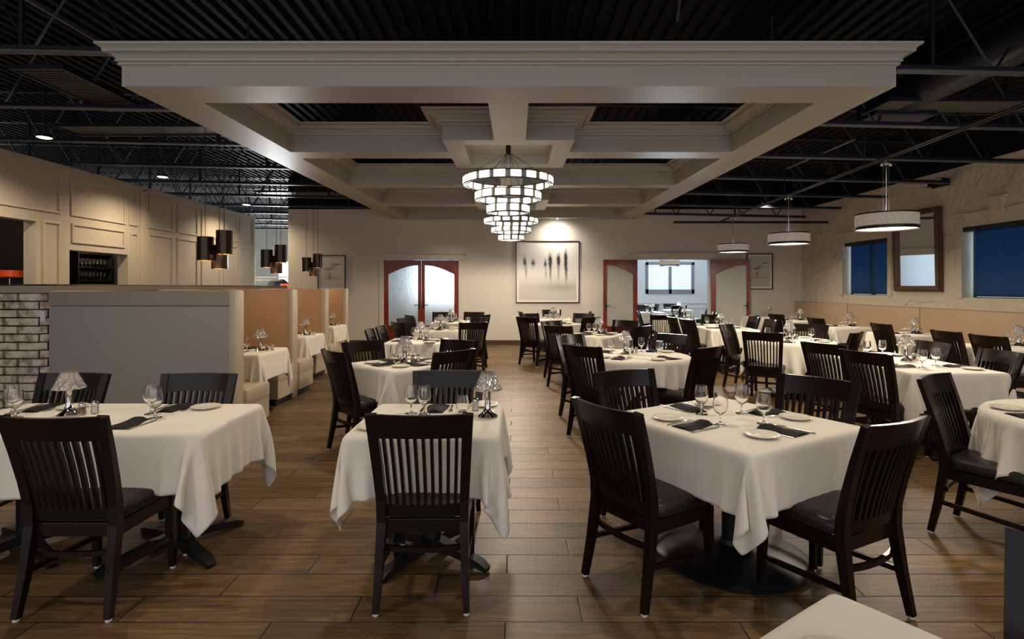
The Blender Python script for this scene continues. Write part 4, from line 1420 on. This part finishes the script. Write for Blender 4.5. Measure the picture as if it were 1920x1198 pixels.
# right of the aisle
table('angled square table at the front right', 1.197, 3.04, 30.5, ('s', .47, .47), 'big',
      [(.69, 2.79, -57, 'near left'), (1.473, 2.60, 27, 'near right'), (.86, 3.40, -156, 'far left'), (1.63, 3.19, 131, 'far right')],
      fw('far right', 'far left', 'near left', 'near right'), lamp=None, disk=True)
RD = ('r', .58)
table('nearest round table right of the aisle', 1.30, 5.92, 8, RD, 'round', [(.86, 5.49, -46, 'near left'), (1.63, 5.40, 38, 'near right'), (.84, 6.22, -140, 'far left'), (1.66, 6.30, 138, 'far right')],
      [(45, 0, 'far right'), (135, 0, 'far left'), (225, 0, 'near left'), (300, 0, 'near right')], lamp=(-.09, .08))
table('second table right of the aisle', 1.24, 8.55, 45, SQ, 'sq_b', [(.80, 8.22, -35, 'near left'), (1.62, 8.15, 45, 'near right'), (.80, 8.86, -140, 'far left'), (1.66, 9.02, 140, 'far right')], fw('far right', 'far left', 'near left', 'near right'), lamp=(.1, 0))
table('third table right of the aisle', .82, 10.95, 45, ('s', .385, .385), 'sq', [(.40, 10.50, -38, 'near left'), (1.22, 10.45, 40, 'near right'), (.45, 11.35, -150, 'far left'), (1.3, 11.4, 150, 'far right')], fw('far right', 'far left', 'near left', 'near right'), lamp=None)
table('last table right of the aisle', .90, 12.85, 0, SQ, 'sq', [(.42, 12.6, -80, 'left'), (1.40, 12.6, 80, 'right'), (.9, 13.25, 180, 'far side')], fw('right', 'far', 'left', 'near'), lamp=(0, .15), shakers=False)
# right hand group
LG = ('s', .42, .76)
CLOTH['longb'] = drape(.42, .76, .29, seed=15)
table('long table at the right centre', 3.79, 5.42, 0, LG, 'longb', [(3.33, 4.90, -68, 'near left'), (3.35, 5.63, -62, 'far left'), (3.98, 4.86, 88, 'near right'), (3.96, 5.60, 92, 'far right')],
      [(180, .38, 'far left'), (180, -.40, 'near left'), (0, .38, 'near right'), (0, -.36, 'far right')], lamp=(.08, .02))
table('round table beyond the long right table', 3.80, 7.62, 15, RD, 'round', [(3.24, 7.10, -32, 'near left'), (4.02, 7.03, 42, 'near right'), (3.40, 8.05, -135, 'far left'), (4.22, 8.02, 135, 'far right')],
      [(45, 0, 'far right'), (135, 0, 'far left'), (225, 0, 'near left'), (315, 0, 'near right')], lamp=(.03, .03))
table('long table before the open doors', 3.75, 10.1, 0, LG, 'longb', [(3.28, 9.62, -75, 'near left'), (3.25, 10.35, -85, 'far left'), (4.12, 9.50, 90, 'near right'), (4.20, 10.35, 90, 'far right')],
      [(180, .38, 'far left'), (180, -.40, 'near left'), (0, .38, 'near right'), (0, -.36, 'far right')], lamp=(.12, .25))
table('table nearest the open doors', 3.62, 12.55, 0, SQ, 'sq', [(3.02, 11.45, -8, 'near left'), (4.15, 12.3, 80, 'right'), (3.2, 12.9, -110, 'far left'), (4.0, 11.6, 10, 'near right')], fw('right', 'far', 'left', 'near'), lamp=(.3, .2))
table('round table at the right edge', 3.33, 3.05, 22, ('r', .58), 'round', [(2.83, 3.22, -146, 'left side')], [(150, 0, 'left', 'np'), (205, 0, 'near left', 'npfk')], lamp=None)
# banquette tables
bq = [(6.8, 'nearest banquette table', [(5.81, 7.03, -88, 'far left'), (5.79, 6.40, -85, 'near left')]), (8.6, 'second banquette table', [(5.92, 8.43, -90, 'left side')]),
      (10.25, 'third banquette table', [(5.75, 9.98, -85, 'left side')]), (12.05, 'fourth banquette table', [(5.72, 11.45, -80, 'left side')]), (13.52, 'banquette table in the far corner', [])]
for yy, nm, ch in bq:
    table(nm, 6.12, yy, 0, SQ, 'sq' if yy in (8.6, 12.05) else 'sq_b', ch, [(180, 0, 'left'), (0, 0, 'right')], lamp=(.16, .05))
# booth tables
for yy, nm in ((6.30, 'nearest booth table'), (8.36, 'middle booth table'), (10.4, 'farthest booth table')):
    xx = -2.76 - .134 * (yy - 6.3) - .385
    table(nm, xx, yy, 0, SQ, 'sq', [], [(90, .0, 'far', 'npfk'), (270, -.05, 'near')], lamp=(.22, .0))
# bottom right corner
table('white table in the bottom right corner', .675, .80, 35, SQ, 'sq', [(1.03, .91, 125, 'right side')], [], lamp=None)
b = new_bm(); lathe(b, [(0, .0), (.060, .0), (.078, .010), (.077, .012), (.058, .003), (0, .003)], 40)
tag(obj('glass_plate', b, 'glass', smooth=True, loc=(.625, 1.06, LIN), angle=60), 'clear glass plate on the white table in the bottom right corner', 'plate')
# far room
for (xx, yy, nm, ch) in ((3.9, 15.9, 'left table in the blue room', [(3.25, 15.7, -60, 'left side'), (3.9, 16.4, 180, 'far side'), (4.5, 15.8, 90, 'right side')]),
                         (5.2, 17.6, 'right table in the blue room', [(4.6, 17.5, -80, 'left side'), (5.2, 18.1, 180, 'far side'), (5.9, 17.5, 90, 'right side'), (5.0, 17.05, 0, 'near side')]),
                         (3.9, 18.2, 'farthest table in the blue room', [(3.9, 17.7, 0, 'near side'), (4.4, 18.2, 90, 'right side')])):
    table(nm, xx, yy, 0, SQ, 'sq', ch, [(90, 0, 'far'), (270, 0, 'near')], lamp=(.05, 0), shakers=False)

# ------------------------------------------------------------------ bar things
t = thing('glass_rack', 'black bar shelving with stemware seen in the second opening', 'shelf', (-8.4, 10.80, 0))
for z in (1.62, 1.87, 2.14):
    b = new_bm(); box(b, -.16, .16, -.42, .42, z - .02, z, .003); obj('shelf_board', b, 'shelf', t)
b = new_bm()
for yy in (-.43, .43): box(b, -.16, .16, yy - .012, yy + .012, 0, 2.2)
box(b, -.18, -.16, -.43, .43, 0, 2.2); obj('shelf_frame', b, 'shelf', t)
for z, w in ((1.62, 'lower'), (1.87, 'upper')):
    for i in range(8):
        place('goblet', make_goblet, (-8.32, 10.47 + i * .094, z), 0, 'stemmed glass in the %s row of the bar shelving' % w, 'stemware on the %s bar shelf' % w)
t = thing('bar_lamp', 'orange-red glass lamp on a slim stand inside the bar', 'lamp', (-8.1, 8.80, 0))
b = new_bm(); lathe(b, [(0, 1.2), (.09, 1.2), (.012, 1.23), (.011, 1.62), (0, 1.62)], 20); obj('stand', b, 'chrome', t, smooth=True)
b = new_bm(); lathe(b, [(.15, 1.64), (.18, 1.65), (.16, 1.75), (.15, 1.75), (.14, 1.66)], 24, closed=True); obj('lamp_shade', b, 'orange', t, smooth=True)
b = new_bm(); box(b, -8.25, -7.62, 5.02, 9.15, 1.15, 1.2, .004); box(b, -7.7, -7.62, 5.02, 9.15, 0, 1.15)
tag(obj('bar_counter', b, 'ledge'), 'dark bar counter running behind the wall openings', 'counter')
add_light('bar_fill_light', 'POINT', (-8.3, 7.4, 2.9), 7, WARM, .15)  # unseen fill added to brighten the bar interior and its stemware
add_light('bar_fill_light', 'POINT', (-7.9, 10.5, 2.6), 16, WARM, .15)
# coat rail, coat and sign at the entry
t = thing('coat_rail', 'coat rail with hangers seen over the half wall', 'coat rail', (-7.1, 16.5, 0))
b = new_bm(); tube(b, [(-.9, 0, 1.78), (.55, 0, 1.78)], .014, 8)
for x in (-.9, .55): tube(b, [(x, 0, 0), (x, 0, 1.80)], .014, 8)
obj('rail_frame', b, 'chrome', t, smooth=True)
rg = random.Random(3)


def make_hanger():
    b = new_bm()
    bar(b, [(-.0, -.21, -.10), (0, 0, -.035), (0, .21, -.10)], (.006, .008)); tube(b, [(0, 0, -.035), (0, 0, .0), (0, .02, .02), (0, 0, .032), (0, -.018, .018)], .0025, 5)
    return tag(obj('coat_hanger', b, 'hanger'), '', 'hanger')


for i in range(10):
    place('hanger', make_hanger, (-7.9 + i * .075, 16.5, 1.765), R(-65 + rg.uniform(-8, 8)), 'wooden coat hanger on the entry rail', 'wooden hangers on the entry rail')
for i, (mm_, nm) in enumerate((('jacket', 'navy coat hanging at the right end of the entry rail'), ('greycoat', 'grey coat hanging beside the navy coat on the rail'))):
    b = new_bm()
    ring = []
    for z, hw, hd in ((1.72, .03, .03), (1.68, .12, .06), (1.60, .20, .09), (1.2, .21, .11), (.8, .23, .12)):
        ring.append([b.verts.new((hd * math.sin(a), hw * math.cos(a), z)) for a in [2 * PI * k / 16 for k in range(16)]])
    for A, B in zip(ring, ring[1:]):
        for k in range(16): b.faces.new((A[k], A[(k + 1) % 16], B[(k + 1) % 16], B[k]))
    b.faces.new(ring[0][::-1]); b.faces.new(ring[-1])
    o = obj('coat', b, mm_, smooth=True, loc=(-7.12 - i * .20, 16.75, 0)); o.rotation_euler = (0, 0, R(-60)); tag(o, nm, 'coat')
b = new_bm(); box(b, -.10, .10, -.02, .02, -.07, .07, .006)
t = thing('small_sign', 'small red sign on a stand at the entry', 'sign', (-6.35, 15.1, 0))
obj('sign_plate', b, 'redsign', t, loc=(0, 0, 1.50))
b = new_bm(); tube(b, [(0, 0, .01), (0, 0, 1.44)], .01, 8); lathe(b, [(0, 0), (.13, 0), (.13, .01), (0, .015)], 20); obj('stand', b, 'bronze', t)
b = new_bm()
for i in range(3): box(b, -.07 + i * .05, -.035 + i * .05, -.0235, -.0205, -.02, .03)
obj('sign_lettering', b, 'frame_black', t, loc=(0, 0, 1.50))
